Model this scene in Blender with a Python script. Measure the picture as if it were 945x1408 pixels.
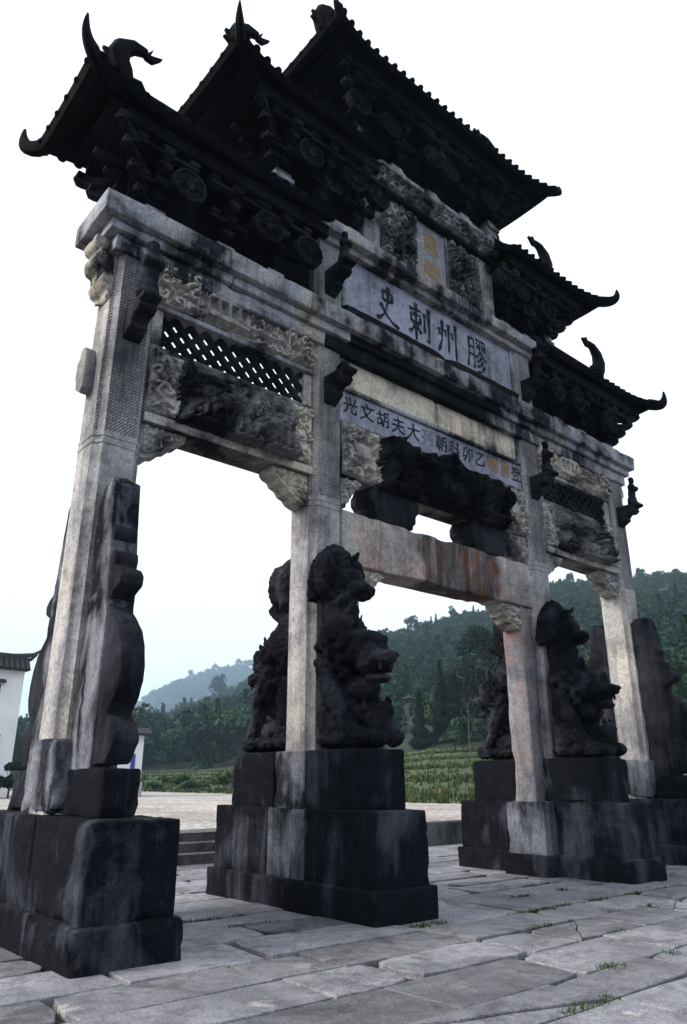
import bpy, bmesh, math, random
import numpy as np
from mathutils import Vector, Matrix, noise

for o in list(bpy.data.objects):
    bpy.data.objects.remove(o, do_unlink=True)
SC = bpy.context.scene
COL = SC.collection
rad = math.radians

# ------------------------------------------------------------------ camera
CAM = Vector((-7.074, -6.339, 1.118))
YAW, PITCH = rad(40.666), rad(20.124)
cam_d = bpy.data.cameras.new('camera')
cam_d.sensor_fit = 'VERTICAL'
cam_d.sensor_height = 36.0
cam_d.lens = 1013.8 / 1408 * 36.0
cam_d.clip_start = 0.05
cam_d.clip_end = 9000
cam = bpy.data.objects.new('camera', cam_d)
COL.objects.link(cam)
_f = Vector((math.sin(YAW) * math.cos(PITCH), math.cos(YAW) * math.cos(PITCH), math.sin(PITCH)))
_r = Vector((math.cos(YAW), -math.sin(YAW), 0))
_u = _r.cross(_f)
cam.matrix_world = Matrix(((_r.x, _u.x, -_f.x, CAM.x), (_r.y, _u.y, -_f.y, CAM.y), (_r.z, _u.z, -_f.z, CAM.z), (0, 0, 0, 1)))
SC.camera = cam


def to_px(p):
    v = Vector(p) - CAM
    w = v.dot(_f)
    if w < .05:
        return None
    return 472.5 + 1013.8 * v.dot(_r) / w, 704 - 1013.8 * v.dot(_u) / w


# ------------------------------------------------------------------ sky, sun, exposure
SUN_EL, SUN_AZ = rad(34), rad(-72)          # azimuth from +y towards +x: the light comes from the left
world = bpy.data.worlds.new('World')
SC.world = world
world.use_nodes = True
nt = world.node_tree
nt.nodes.clear()
sky = nt.nodes.new('ShaderNodeTexSky')
sky.sky_type = 'NISHITA'
sky.sun_disc = False
sky.sun_elevation = SUN_EL
sky.sun_rotation = SUN_AZ
sky.air_density = 1.0
sky.dust_density = 4.0
cloud = nt.nodes.new('ShaderNodeMix')          # closed cloud deck over the clear sky
cloud.data_type = 'RGBA'
cloud.inputs[0].default_value = 0.8
cloud.inputs[7].default_value = (10.0, 10.5, 11.5, 1)
nt.links.new(sky.outputs[0], cloud.inputs[6])
bgn = nt.nodes.new('ShaderNodeBackground')
bgn.inputs['Strength'].default_value = 0.075
nt.links.new(cloud.outputs[2], bgn.inputs['Color'])
outw = nt.nodes.new('ShaderNodeOutputWorld')
nt.links.new(bgn.outputs[0], outw.inputs['Surface'])
sun_d = bpy.data.lights.new('sun', 'SUN')
sun_d.energy = 3.0
sun_d.angle = rad(20)
sun_d.color = (1.0, .92, .83)
sun = bpy.data.objects.new('sun', sun_d)
COL.objects.link(sun)
sun_dir = Vector((math.sin(SUN_AZ) * math.cos(SUN_EL), math.cos(SUN_AZ) * math.cos(SUN_EL), math.sin(SUN_EL)))
sun.rotation_euler = sun_dir.to_track_quat('Z', 'Y').to_euler()
vs = SC.view_settings
vs.view_transform = 'Standard'
vs.look = 'None'
vs.exposure = 1.08
vs.gamma = 1.0
vs.use_curve_mapping = False
SC.cycles.volume_bounces = 0
SC.cycles.max_bounces = 5

rnd = random.Random(7)


# ------------------------------------------------------------------ helpers: objects
def tag(o, label=None, cat=None, group=None, kind=None):
    if label: o['label'] = label
    if cat: o['category'] = cat
    if group: o['group'] = group
    if kind: o['kind'] = kind
    return o


def empty(name, loc=(0, 0, 0), parent=None):
    o = bpy.data.objects.new(name, None)
    o.empty_display_size = .2
    o.location = loc
    COL.objects.link(o)
    if parent: o.parent = parent
    return o


def link(name, me, mat, parent=None, loc=(0, 0, 0)):
    o = bpy.data.objects.new(name, me)
    if mat and not me.materials: me.materials.append(mat)
    COL.objects.link(o)
    o.location = loc
    if parent: o.parent = parent
    return o


def mesh_np(name, V, F, smooth=False):
    """V (n,3), F (m,k) arrays -> mesh, quickly"""
    V = np.asarray(V, np.float32)
    F = np.asarray(F, np.int32)
    me = bpy.data.meshes.new(name)
    k = F.shape[1]
    me.vertices.add(len(V)); me.vertices.foreach_set('co', V.ravel())
    me.loops.add(F.size); me.loops.foreach_set('vertex_index', F.ravel())
    me.polygons.add(len(F))
    me.polygons.foreach_set('loop_start', np.arange(0, F.size, k, dtype=np.int32))
    me.update(calc_edges=True)
    if smooth:
        me.polygons.foreach_set('use_smooth', np.ones(len(F), bool))
    return me


class MB:
    def __init__(s):
        s.v = []; s.f = []

    def add(s, vs, fs):
        b = len(s.v)
        s.v += [tuple(p) for p in vs]
        s.f += [tuple(i + b for i in f) for f in fs]
        return s

    def box(s, x0, x1, y0, y1, z0, z1):
        return s.add([(x0, y0, z0), (x1, y0, z0), (x1, y1, z0), (x0, y1, z0), (x0, y0, z1), (x1, y0, z1), (x1, y1, z1), (x0, y1, z1)],
                     [(0, 3, 2, 1), (4, 5, 6, 7), (0, 1, 5, 4), (1, 2, 6, 5), (2, 3, 7, 6), (3, 0, 4, 7)])

    def prism(s, prof, ax, a0, a1):
        """profile points in the two other axes (in x,y,z order), extruded along axis ax"""
        n = len(prof)
        area = sum(prof[i][0] * prof[(i + 1) % n][1] - prof[(i + 1) % n][0] * prof[i][1] for i in range(n))
        def P(q, a):
            return {'x': (a, q[0], q[1]), 'y': (q[0], a, q[1]), 'z': (q[0], q[1], a)}[ax]
        ccw = area > 0
        if ax == 'y': ccw = not ccw
        vs = [P(q, a0) for q in prof] + [P(q, a1) for q in prof]
        fs = [(i, (i + 1) % n, n + (i + 1) % n, n + i) for i in range(n)]
        fs = [tuple(f) if ccw else tuple(reversed(f)) for f in fs]
        top = tuple(range(n, 2 * n)); bot = tuple(reversed(range(n)))
        fs += [top if ccw else tuple(reversed(top)), bot if ccw else tuple(reversed(bot))]
        return s.add(vs, fs)

    def tube(s, pts, rads, n=8, cap=True, squash=1.0):
        pts = [Vector(p) for p in pts]
        rings = []
        a = None
        for i, p in enumerate(pts):
            t = (pts[min(i + 1, len(pts) - 1)] - pts[max(i - 1, 0)]).normalized()
            if a is None: a = t.orthogonal() if abs(t.z) > .95 else t.cross(Vector((0, 0, 1)))
            a = a - t * a.dot(t)
            a.normalize(); b = t.cross(a)
            rings.append([p + rads[i] * (a * math.cos(2 * math.pi * k / n) * squash + b * math.sin(2 * math.pi * k / n)) for k in range(n)])
        vs = [q for r in rings for q in r]
        fs = [(i * n + k, i * n + (k + 1) % n, (i + 1) * n + (k + 1) % n, (i + 1) * n + k) for i in range(len(pts) - 1) for k in range(n)]
        if cap:
            fs += [tuple(reversed(range(n))), tuple((len(pts) - 1) * n + k for k in range(n))]
        return s.add(vs, fs)

    def lathe(s, prof, c=(0, 0, 0), n=12, ax='z'):
        vs = []
        for r, h in prof:
            for k in range(n):
                a = 2 * math.pi * k / n
                q = (r * math.cos(a), r * math.sin(a), h)
                if ax == 'y': q = (q[0], q[2], q[1])
                if ax == 'x': q = (q[2], q[0], q[1])
                vs.append((q[0] + c[0], q[1] + c[1], q[2] + c[2]))
        fs = [(i * n + k, i * n + (k + 1) % n, (i + 1) * n + (k + 1) % n, (i + 1) * n + k) for i in range(len(prof) - 1) for k in range(n)]
        fs += [tuple(reversed(range(n))), tuple((len(prof) - 1) * n + k for k in range(n))]
        return s.add(vs, fs)

    def mesh(s, name, bevel=0, seg=2, smooth=False, wear=0, cuts=0):
        me = bpy.data.meshes.new(name)
        me.from_pydata(s.v, [], s.f)
        me.update()
        if bevel or wear or cuts:
            bm = bmesh.new(); bm.from_mesh(me)
            bmesh.ops.recalc_face_normals(bm, faces=bm.faces)
            if bevel:
                es = [e for e in bm.edges if len(e.link_faces) == 2 and e.calc_face_angle(0) > .5]
                bmesh.ops.bevel(bm, geom=es, offset=bevel, segments=seg, profile=.5, affect='EDGES', clamp_overlap=True)
            if cuts:
                for it in range(6):
                    es = [e for e in bm.edges if e.calc_length() > cuts]
                    if not es: break
                    bmesh.ops.subdivide_edges(bm, edges=es, cuts=1, use_grid_fill=True)
                bmesh.ops.triangulate(bm, faces=[f for f in bm.faces if len(f.verts) > 4])
            if wear and cuts:
                vv = [v.co.copy() for v in bm.verts]
                lo = Vector([min(c[i] for c in vv) for i in range(3)]); hi = Vector([max(c[i] for c in vv) for i in range(3)])
                md_ = (lo + hi) / 2
                for v in bm.verts:
                    p = v.co.copy()
                    ds = sorted((min(p[i] - lo[i], hi[i] - p[i]), i) for i in range(3))
                    if ds[1][0] < .06:
                        c = max(0, noise.noise(p * 3.7 + Vector((7, 1, 3))) - .08) + .6 * max(0, noise.noise(p * 11) - .2)
                        c *= wear * 14 * (1 - ds[1][0] / .06)
                        for d_, i in ds[:2]:
                            v.co[i] += c * (1 if md_[i] > p[i] else -1)
            if wear:
                for v in bm.verts:
                    p = v.co
                    d = noise.noise_vector(p * 2.3) * wear + noise.noise_vector(p * 9) * wear * .5
                    v.co = p + d
            bm.to_mesh(me); bm.free()
        if smooth:
            for p in me.polygons: p.use_smooth = True
            me.set_sharp_from_angle(angle=rad(38))
        return me

    def build(s, name, mat, parent=None, loc=(0, 0, 0), **k):
        return link(name, s.mesh(name, **k), mat, parent, loc)


def box(name, mat, parent, b, bevel=.012, **k):
    return MB().box(*b).build(name, mat, parent, bevel=bevel, **k)


# ------------------------------------------------------------------ helpers: materials
def mat_new(name):
    m = bpy.data.materials.new(name)
    m.use_nodes = True
    n = m.node_tree
    n.nodes.clear()
    out = n.nodes.new('ShaderNodeOutputMaterial')
    bs = n.nodes.new('ShaderNodeBsdfPrincipled')
    n.links.new(bs.outputs[0], out.inputs['Surface'])
    bs.inputs['Roughness'].default_value = .85
    bs.inputs['Specular IOR Level'].default_value = .3
    return m, n, bs


class NT:
    """tiny node helper"""
    def __init__(s, n):
        s.n = n
        g = n.nodes.new('ShaderNodeNewGeometry')
        s.pos = g.outputs['Position']; s.nor = g.outputs['Normal']

    def map(s, vec, scale=(1, 1, 1), loc=(0, 0, 0)):
        m = s.n.nodes.new('ShaderNodeMapping')
        m.inputs['Scale'].default_value = scale; m.inputs['Location'].default_value = loc
        s.n.links.new(vec, m.inputs['Vector']); return m.outputs[0]

    def noise(s, vec, scale, detail=5, rough=.6, dist=0):
        t = s.n.nodes.new('ShaderNodeTexNoise')
        t.inputs['Scale'].default_value = scale; t.inputs['Detail'].default_value = detail
        t.inputs['Roughness'].default_value = rough; t.inputs['Distortion'].default_value = dist
        s.n.links.new(vec, t.inputs['Vector']); return t.outputs['Fac']

    def ramp(s, fac, a, b, ca=(0, 0, 0, 1), cb=(1, 1, 1, 1)):
        r = s.n.nodes.new('ShaderNodeValToRGB')
        if a > b: a, b, ca, cb = b, a, cb, ca
        r.color_ramp.elements[0].position = a; r.color_ramp.elements[1].position = b
        r.color_ramp.elements[0].color = ca; r.color_ramp.elements[1].color = cb
        s.n.links.new(fac, r.inputs[0]); return r.outputs[0]

    def math(s, op, a, b=None, c=None, clamp=False):
        m = s.n.nodes.new('ShaderNodeMath'); m.operation = op; m.use_clamp = clamp
        for i, q in enumerate((a, b, c)):
            if q is None: continue
            if isinstance(q, (int, float)): m.inputs[i].default_value = q
            else: s.n.links.new(q, m.inputs[i])
        return m.outputs[0]

    def mix(s, fac, a, b, mode='MIX'):
        m = s.n.nodes.new('ShaderNodeMix'); m.data_type = 'RGBA'; m.blend_type = mode
        for i, q in ((0, fac), (6, a), (7, b)):
            if isinstance(q, (int, float)): m.inputs[i].default_value = q
            elif isinstance(q, tuple): m.inputs[i].default_value = q if len(q) == 4 else q + (1,)
            else: s.n.links.new(q, m.inputs[i])
        return m.outputs[2]

    def xyz(s, vec):
        m = s.n.nodes.new('ShaderNodeSeparateXYZ'); s.n.links.new(vec, m.inputs[0]); return m.outputs

    def comb(s, x, y, z):
        m = s.n.nodes.new('ShaderNodeCombineXYZ')
        for i, q in enumerate((x, y, z)):
            if isinstance(q, (int, float)): m.inputs[i].default_value = q
            else: s.n.links.new(q, m.inputs[i])
        return m.outputs[0]

    def band(s, v, lo, hi, soft):
        """1 between lo and hi, soft edges"""
        a = s.math('MULTIPLY_ADD', v, 1 / soft, -lo / soft, clamp=True)
        b = s.math('MULTIPLY_ADD', v, -1 / soft, hi / soft, clamp=True)
        return s.math('MULTIPLY', a, b)

    def bump(s, bs, h, strength=.4, dist=.02, chain=None):
        b = s.n.nodes.new('ShaderNodeBump')
        b.inputs['Strength'].default_value = strength; b.inputs['Distance'].default_value = dist
        s.n.links.new(h, b.inputs['Height'])
        if chain is not None: s.n.links.new(chain, b.inputs['Normal'])
        s.n.links.new(b.outputs[0], bs.inputs['Normal']); return b.outputs[0]


def stone(name, light, dark, cover=.5, soft=.16, streak=.5, patch=1.3, bump=.5, warm=None, fret=False, extra=None, grain=.5):
    """weathered stone: light body, dark lichen and soot in patches and runs"""
    m, n, bs = mat_new(name)
    t = NT(n)
    big = t.noise(t.pos, patch, 7, .62, .4)
    wob = t.noise(t.pos, 2.1, 3, .5)
    run = t.noise(t.map(t.pos, (4.2, 4.2, .42)), 1.0, 9, .68, 1.1)
    run = t.math('ADD', t.math('MULTIPLY', run, .75), t.math('MULTIPLY', wob, .25))
    mixn = t.math('ADD', t.math('MULTIPLY', big, 1 - streak), t.math('MULTIPLY', run, streak))
    # cover 0..1 -> threshold
    th = .36 + .28 * cover
    mask = t.ramp(mixn, th - soft / 2, th + soft / 2)           # 1 = bare stone
    fine = t.noise(t.pos, 38, 6, .7)
    mid = t.noise(t.pos, 6.5, 5, .6)
    body = t.mix(t.ramp(mid, .35, .7), tuple(c * .72 for c in light), light)
    if warm:
        body = t.mix(t.ramp(t.noise(t.map(t.pos, (2.2, 2.2, .8), (3, 1, 5)), 1.0, 4, .55), .45, .68), body, warm)
    drk = t.mix(t.ramp(mid, .4, .75), dark, tuple(c * 2.0 for c in dark))
    col = t.mix(mask, drk, body)
    col = t.mix(grain, col, t.ramp(fine, .3, .75), 'OVERLAY')
    speck = t.ramp(t.noise(t.pos, 19, 4, .6), .56, .68)
    col = t.mix(t.math('MULTIPLY', speck, .55), col, tuple(c * .22 for c in light))
    if extra: col = extra(t, col)
    n.links.new(col, bs.inputs['Base Color'])
    h = t.math('ADD', t.math('MULTIPLY', fine, .35), t.math('MULTIPLY', t.noise(t.pos, 14, 4, .65), .65))
    nrm = t.bump(bs, h, bump, .012)
    if fret:
        xyz = t.xyz(t.pos)
        bk = n.nodes.new('ShaderNodeTexBrick')
        bk.inputs['Scale'].default_value = 1.0
        bk.inputs['Mortar Size'].default_value = .010
        bk.inputs['Mortar Smooth'].default_value = .5
        bk.inputs['Brick Width'].default_value = .078
        bk.inputs['Row Height'].default_value = .036
        n.links.new(t.comb(t.math('ADD', xyz[0], xyz[2]), t.math('SUBTRACT', xyz[2], xyz[0]), 0), bk.inputs['Vector'])
        wv = t.noise(t.pos, 28, 3, .6)
        fr_ = t.math('ADD', bk.outputs['Fac'], t.math('MULTIPLY', t.ramp(wv, .5, .62), .5), clamp=True)
        nz = t.xyz(t.nor)
        lim = t.math('MULTIPLY', t.math('GREATER_THAN', xyz[2], 4.19), t.math('GREATER_THAN', t.math('ABSOLUTE', nz[1]), .8))
        band = t.math('MULTIPLY', fr_, lim)
        t.bump(bs, t.math('MULTIPLY', band, -1), .8, .012, nrm)
        n.links.new(t.mix(t.math('MULTIPLY', band, .72), col, (.025, .026, .032)), bs.inputs['Base Color'])
    bs.inputs['Roughness'].default_value = .9
    bs.inputs['Specular IOR Level'].default_value = .06
    return m


def rust_extra(t, col):
    xyz = t.xyz(t.pos)
    wx = t.math('ADD', xyz[0], t.math('MULTIPLY', t.noise(t.pos, 3.0, 4, .6), .5))
    runs = t.noise(t.map(t.pos, (4.5, 4.5, .5)), 1.0, 8, .66, .8)
    soot = t.math('MULTIPLY', t.band(wx, -.3, 1.3, .12), t.ramp(runs, .3, .52))
    col = t.mix(t.math('MULTIPLY', soot, .85), col, (.018, .016, .018))
    rust = t.math('MULTIPLY', t.band(wx, .5, 1.3, .12), t.ramp(t.noise(t.map(t.pos, (7, 7, .6), (2, 0, 0)), 1.0, 7, .62, .6), .42, .56))
    col = t.mix(t.math('MULTIPLY', rust, .75), col, (.12, .048, .02))
    red = t.math('MULTIPLY', t.ramp(t.noise(t.map(t.pos, (5.5, 5.5, 4)), 1.0, 4, .75, 1.2), .54, .64), t.band(xyz[2], 1.6, 4.05, .1))
    return t.mix(t.math('MULTIPLY', red, .45), col, (.33, .09, .07))


def plaque_extra(t, col):
    f = t.ramp(t.noise(t.map(t.pos, (6, 6, 1.4)), 1.0, 4, .6), .5, .62)
    return t.mix(t.math('MULTIPLY', f, .4), col, (.3, .18, .07))


LG = (.30, .30, .325)
BL = (.014, .015, .019)
M = {}
M['pillar'] = stone('pillar_stone', (.40, .39, .395), (.025, .027, .033), .36, .18, .5, warm=(.45, .42, .38), fret=True)
M['pillar_plain'] = stone('upper_pillar_stone', (.30, .30, .32), (.03, .032, .04), .34, .24, .5, warm=(.38, .35, .30))
M['cornice'] = stone('cornice_stone', (.34, .35, .39), (.009, .011, .015), .5, .12, .35, warm=(.38, .35, .31))
M['panel'] = stone('panel_stone', (.36, .375, .46), (.05, .055, .07), .32, .18, .45)
M['warm_panel'] = stone('warm_panel_stone', (.62, .57, .47), (.03, .03, .03), .33, .14, .5, warm=(.66, .56, .42))
M['lintel'] = stone('lintel_stone', (.46, .43, .40), (.035, .035, .04), .34, .2, .45, warm=(.46, .34, .29), extra=rust_extra)
M['jamb'] = stone('jamb_stone', (.27, .265, .285), (.04, .04, .05), .38, .25, .5, warm=(.34, .28, .25), extra=rust_extra)
M['relief'] = stone('carved_relief_stone', (.42, .40, .375), (.009, .010, .014), .32, .14, .3, patch=2.4, warm=(.50, .45, .36))
M['relief_dark'] = stone('sooty_relief_stone', (.27, .265, .265), (.005, .006, .008), .54, .16, .3)
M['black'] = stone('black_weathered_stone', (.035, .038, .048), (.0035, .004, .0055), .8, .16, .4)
M['lion'] = stone('lion_stone', (.046, .049, .062), (.003, .0034, .0046), .76, .2, .3, patch=2.2, bump=1.0)
M['plinth'] = stone('plinth_stone', (.075, .082, .105), (.0034, .004, .006), .8, .14, .42, patch=.8)
M['plinth_mid'] = stone('plinth_core_stone', (.18, .19, .22), (.010, .012, .016), .58, .12, .45, patch=.9)
M['foot'] = stone('foot_stone', (.22, .225, .255), (.010, .012, .016), .55, .12, .45, patch=1.6)
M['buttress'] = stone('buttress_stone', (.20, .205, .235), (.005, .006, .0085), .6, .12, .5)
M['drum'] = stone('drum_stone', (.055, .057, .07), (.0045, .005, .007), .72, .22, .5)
M['roof'] = stone('roof_stone', (.014, .015, .019), (.0025, .0027, .0035), .8, .2, .3)
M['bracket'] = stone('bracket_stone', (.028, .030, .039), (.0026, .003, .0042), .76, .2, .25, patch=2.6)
M['plaque'] = stone('plaque_stone', (.32, .33, .38), (.08, .08, .09), .25, .25, .5, extra=plaque_extra)


def flat(name, c, rough=.8, var=.25, scale=8, bump=.2):
    m, n, bs = mat_new(name)
    t = NT(n)
    a = t.noise(t.pos, scale, 5, .6)
    col = t.mix(t.ramp(a, .3, .7), tuple(q * (1 - var) for q in c), c)
    n.links.new(col, bs.inputs['Base Color'])
    t.bump(bs, a, bump, .02)
    bs.inputs['Roughness'].default_value = rough
    return m


M['ink'] = flat('old_ink', (.02, .02, .026), .9, .4, 30)
def ink_mat():
    m, n, bs = mat_new('flaking_ink')
    t = NT(n)
    k = t.ramp(t.noise(t.pos, 14, 6, .7), .54, .68)
    n.links.new(t.mix(t.math('MULTIPLY', k, .7), (.02, .02, .026), (.15, .155, .2)), bs.inputs['Base Color'])
    bs.inputs['Roughness'].default_value = .95
    bs.inputs['Specular IOR Level'].default_value = .05
    return m


M['ink'] = ink_mat()
M['ochre'] = flat('ochre_paint', (.3, .19, .08), .9, .4, 30)
M['plaster'] = flat('white_plaster', (.74, .73, .74), .9, .12, 1.2)
M['dark_tile'] = flat('grey_roof_tile', (.035, .035, .04), .85, .4, 9)
M['blue'] = flat('blue_enamel', (.03, .05, .25), .5, .1)
M['wood'] = flat('dark_wood', (.04, .03, .025), .8, .3)
M['pole'] = flat('concrete_pole', (.35, .35, .35), .9, .2)
M['bark'] = flat('bark', (.045, .04, .035), .9, .4, 10, .5)


# ------------------------------------------------------------------ the setting: ground, pavement, yard
def ground_mat():
    m, n, bs = mat_new('earth')
    t = NT(n)
    a = t.noise(t.pos, 2.5, 6, .65); b = t.noise(t.pos, 30, 5, .7)
    col = t.mix(t.ramp(a, .35, .7), (.022, .022, .018), (.05, .047, .04))
    col = t.mix(.5, col, t.ramp(b, .3, .7), 'OVERLAY')
    n.links.new(col, bs.inputs['Base Color']); t.bump(bs, b, .6, .02)
    return m


def slab_mat():
    m, n, bs = mat_new('paving_stone')
    t = NT(n)
    oi = n.nodes.new('ShaderNodeObjectInfo')
    a = t.noise(t.pos, 1.1, 6, .6); b = t.noise(t.pos, 9, 6, .65); c = t.noise(t.pos, 70, 4, .7)
    body = t.mix(t.ramp(a, .3, .72), (.098, .10, .112), (.25, .252, .268))
    body = t.mix(t.math('MULTIPLY', t.ramp(b, .46, .66), .7), body, (.085, .085, .098))
    body = t.mix(t.math('MULTIPLY', t.ramp(t.noise(t.map(t.pos, (1, 1, 1), (3, 8, 0)), 2.2, 9, .7, .8), .5, .62), .65), body, (.05, .05, .056))
    body = t.mix(t.math('MULTIPLY', t.ramp(t.noise(t.map(t.pos, (1, 1, 1), (9, 4, 0)), 3.1, 5, .6), .62, .7), .6), body, (.36, .345, .335))
    body = t.mix(.55, body, t.ramp(c, .3, .72), 'OVERLAY')
    v = t.math('MULTIPLY_ADD', oi.outputs['Random'], .75, .62)
    col = t.mix(1.0, body, t.comb(v, v, v), 'MULTIPLY')
    n.links.new(col, bs.inputs['Base Color'])
    h = t.math('ADD', t.math('MULTIPLY', b, .7), t.math('MULTIPLY', c, .3))
    t.bump(bs, h, .55, .012)
    bs.inputs['Roughness'].default_value = .72
    return m


def gravel_mat():
    m, n, bs = mat_new('pebble_yard')
    t = NT(n)
    vo = n.nodes.new('ShaderNodeTexVoronoi'); vo.inputs['Scale'].default_value = 9
    n.links.new(t.pos, vo.inputs['Vector'])
    a = t.noise(t.pos, .25, 5, .6)
    col = t.mix(t.ramp(a, .4, .62), (.25, .225, .20), (.38, .355, .33))
    sep = n.nodes.new('ShaderNodeSeparateColor'); n.links.new(vo.outputs['Color'], sep.inputs[0])
    k = t.math('MULTIPLY_ADD', sep.outputs[0], .7, .6)
    col = t.mix(1.0, col, t.comb(k, k, k), 'MULTIPLY')
    n.links.new(col, bs.inputs['Base Color'])
    t.bump(bs, t.math('MULTIPLY', vo.outputs['Distance'], -1), .8, .05)
    return m


M['earth'] = ground_mat(); M['slab'] = slab_mat(); M['gravel'] = gravel_mat()
M['kerb'] = stone('kerb_stone', (.17, .165, .16), (.03, .03, .032), .55, .25, .3)
M['tread'] = M['slab']

g = MB().add([(-2500, -2500, -.09), (2500, -2500, -.09), (2500, 2500, -.09), (-2500, 2500, -.09)], [(0, 1, 2, 3)])
tag(g.build('ground', M['earth']), kind='structure')

# paving slabs, each its own block, laid in rows that run along the arch
pav = tag(MB().box(-14, 24, -9, 4.05, -.2, -.045).build('pavement', M['earth']), kind='structure')
rows = [-8.6, -7.9, -7.3, -6.6, -6.0, -5.4, -4.85, -4.3, -3.72, -3.3, -2.7, -2.17, -1.65, -1.03, -.56, -.08, .4, .92, 1.45, 1.92, 2.5, 3.05, 3.55, 4.05]


def slab_prism(poly, z, tilt):
    """a slab from an outline: top face with a worn, rounded arris"""
    n = len(poly)
    c = Vector((sum(p[0] for p in poly) / n, sum(p[1] for p in poly) / n))
    def zz(p): return z + tilt[0] * (p[0] - c.x) + tilt[1] * (p[1] - c.y)
    def inset(p, d):
        v = Vector(p) - c
        return c + v * (1 - d / max(v.length, .05))
    out = []
    for d, dz in ((0, -.11), (0, -.009), (.003, -.003), (.009, 0)):
        out += [(*inset(p, d), zz(p) + dz) for p in poly]
    fs = [(r * n + i, r * n + (i + 1) % n, (r + 1) * n + (i + 1) % n, (r + 1) * n + i) for r in range(3) for i in range(n)]
    fs.append(tuple(3 * n + i for i in range(n)))
    return out, fs


def worn_poly(x0, x1, y0, y1, r):
    j = lambda s: r.uniform(-s, s)
    cs = [(x0 + j(.015), y0 + j(.012)), (x1 + j(.015), y0 + j(.012)), (x1 + j(.015), y1 + j(.012)), (x0 + j(.015), y1 + j(.012))]
    poly = []
    for i in range(4):
        a, b = cs[i], cs[(i + 1) % 4]
        L = math.dist(a, b)
        k = max(2, int(L / .2))
        chip = r.uniform(.02, .09) if r.random() < .35 else 0
        for q in range(k):
            f = q / k
            p = (a[0] + (b[0] - a[0]) * f, a[1] + (b[1] - a[1]) * f)
            if q == 0:
                m_ = ((x0 + x1) / 2, (y0 + y1) / 2)
                s_ = chip
                p = (p[0] + s_ * (1 if m_[0] > p[0] else -1), p[1] + s_ * (1 if m_[1] > p[1] else -1) * .6)
            else:
                p = (p[0] + j(.009), p[1] + j(.009))
            poly.append(p)
    return poly


def split_poly(poly, r):
    n = len(poly)
    a = r.randrange(n); b = (a + n // 2 + r.choice((-1, 0, 1))) % n
    if a > b: a, b = b, a
    P, Q = Vector(poly[a]), Vector(poly[b])
    d = (Q - P); nr = Vector((-d.y, d.x)).normalized()
    mids = [P + d * f + nr * r.uniform(-.025, .025) for f in (.25, .5, .75)]
    g_ = .004
    one = [tuple(p) for p in poly[a:b + 1]] + [tuple(m_ + nr * 0) for m_ in reversed(mids)]
    two = [tuple(p) for p in poly[b:]] + [tuple(p) for p in poly[:a + 1]] + [tuple(m_) for m_ in mids]
    res = []
    for pl in (one, two):
        c = Vector((sum(p[0] for p in pl) / len(pl), sum(p[1] for p in pl) / len(pl)))
        res.append([tuple(Vector(p) + (c - Vector(p)).normalized() * .007) for p in pl])
    return res


pr = random.Random(21)
rest = MB()
cands = []
for i in range(len(rows) - 1):
    y0, y1 = rows[i], rows[i + 1]
    x = -13.5 - pr.random()
    while x < 23:
        w = pr.choice((pr.uniform(.55, 1.0), pr.uniform(1.0, 1.9), pr.uniform(.8, 1.5)))
        if y0 > -1: w = pr.uniform(.7, 1.9)
        gap = pr.uniform(.005, .018)
        poly = worn_poly(x + gap, x + w - gap, y0 + gap, y1 - gap, pr)
        polys = [poly]
        if pr.random() < .16:
            polys = split_poly(poly, pr)
            if pr.random() < .1: polys = [polys[0]] + split_poly(polys[1], pr)
        for pl in polys:
            z = pr.uniform(-.010, .004)
            cands.append((pl, z, (pr.uniform(-.008, .008), pr.uniform(-.01, .01))))
        x += w
vis = []
for c in cands:
    best = 1e9
    for p in c[0][::2]:
        q = to_px((p[0], p[1], c[1]))
        if q and -90 < q[0] < 1035 and q[1] < 1500:
            best = min(best, (Vector((p[0], p[1], 0)) - CAM).length)
    vis.append(best)
order = sorted(range(len(cands)), key=lambda i: vis[i])
for rank, i in enumerate(order):
    vs_, fs_ = slab_prism(*cands[i])
    if rank < 290 and vis[i] < 1e8:
        MB().add(vs_, fs_).build('paving_slab', M['slab'], pav)
    else:
        rest.add(vs_, fs_)
tag(rest.build('paving_slab', M['slab'], pav), label='further paving slabs', kind='stuff')

# raised yard behind the arch, with a flight of steps on the left and a retaining kerb
YZ = .385
st = tag(empty('stone_steps', (0, 0, 0)), kind='structure')
for k in range(3):
    x = -13
    while x < 1.9:
        w = min(rnd.uniform(1.5, 2.4), 1.9 - x)
        if w < .5: w = 1.9 - x
        box('step_stone', M['kerb'], st, (x + .006, x + w - .006, 4.07 + .27 * k, 4.45 + .27 * k + (.3 if k == 2 else 0), -.1, .13 * (k + 1)), .014, wear=.004)
        x += w
kb = tag(empty('retaining_kerb', (0, 0, 0)), kind='structure')
x = 1.9
while x < 22:
    w = rnd.uniform(1.3, 2.1)
    box('kerb_stone', M['kerb'], kb, (x + .006, x + w - .006, 4.2, 4.62, -.1, YZ + rnd.uniform(0, .015)), .02, wear=.005)
    x += w
MB().box(1.9, 24, 4.05, 4.2, -.1, -.02).build('joint_fill', M['earth'], kb)

# ------------------------------------------------------------------ terrain
def interp(tab, a):
    xs = [t[0] for t in tab]; ys = [t[1] for t in tab]
    return float(np.interp(a, xs, ys))


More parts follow.
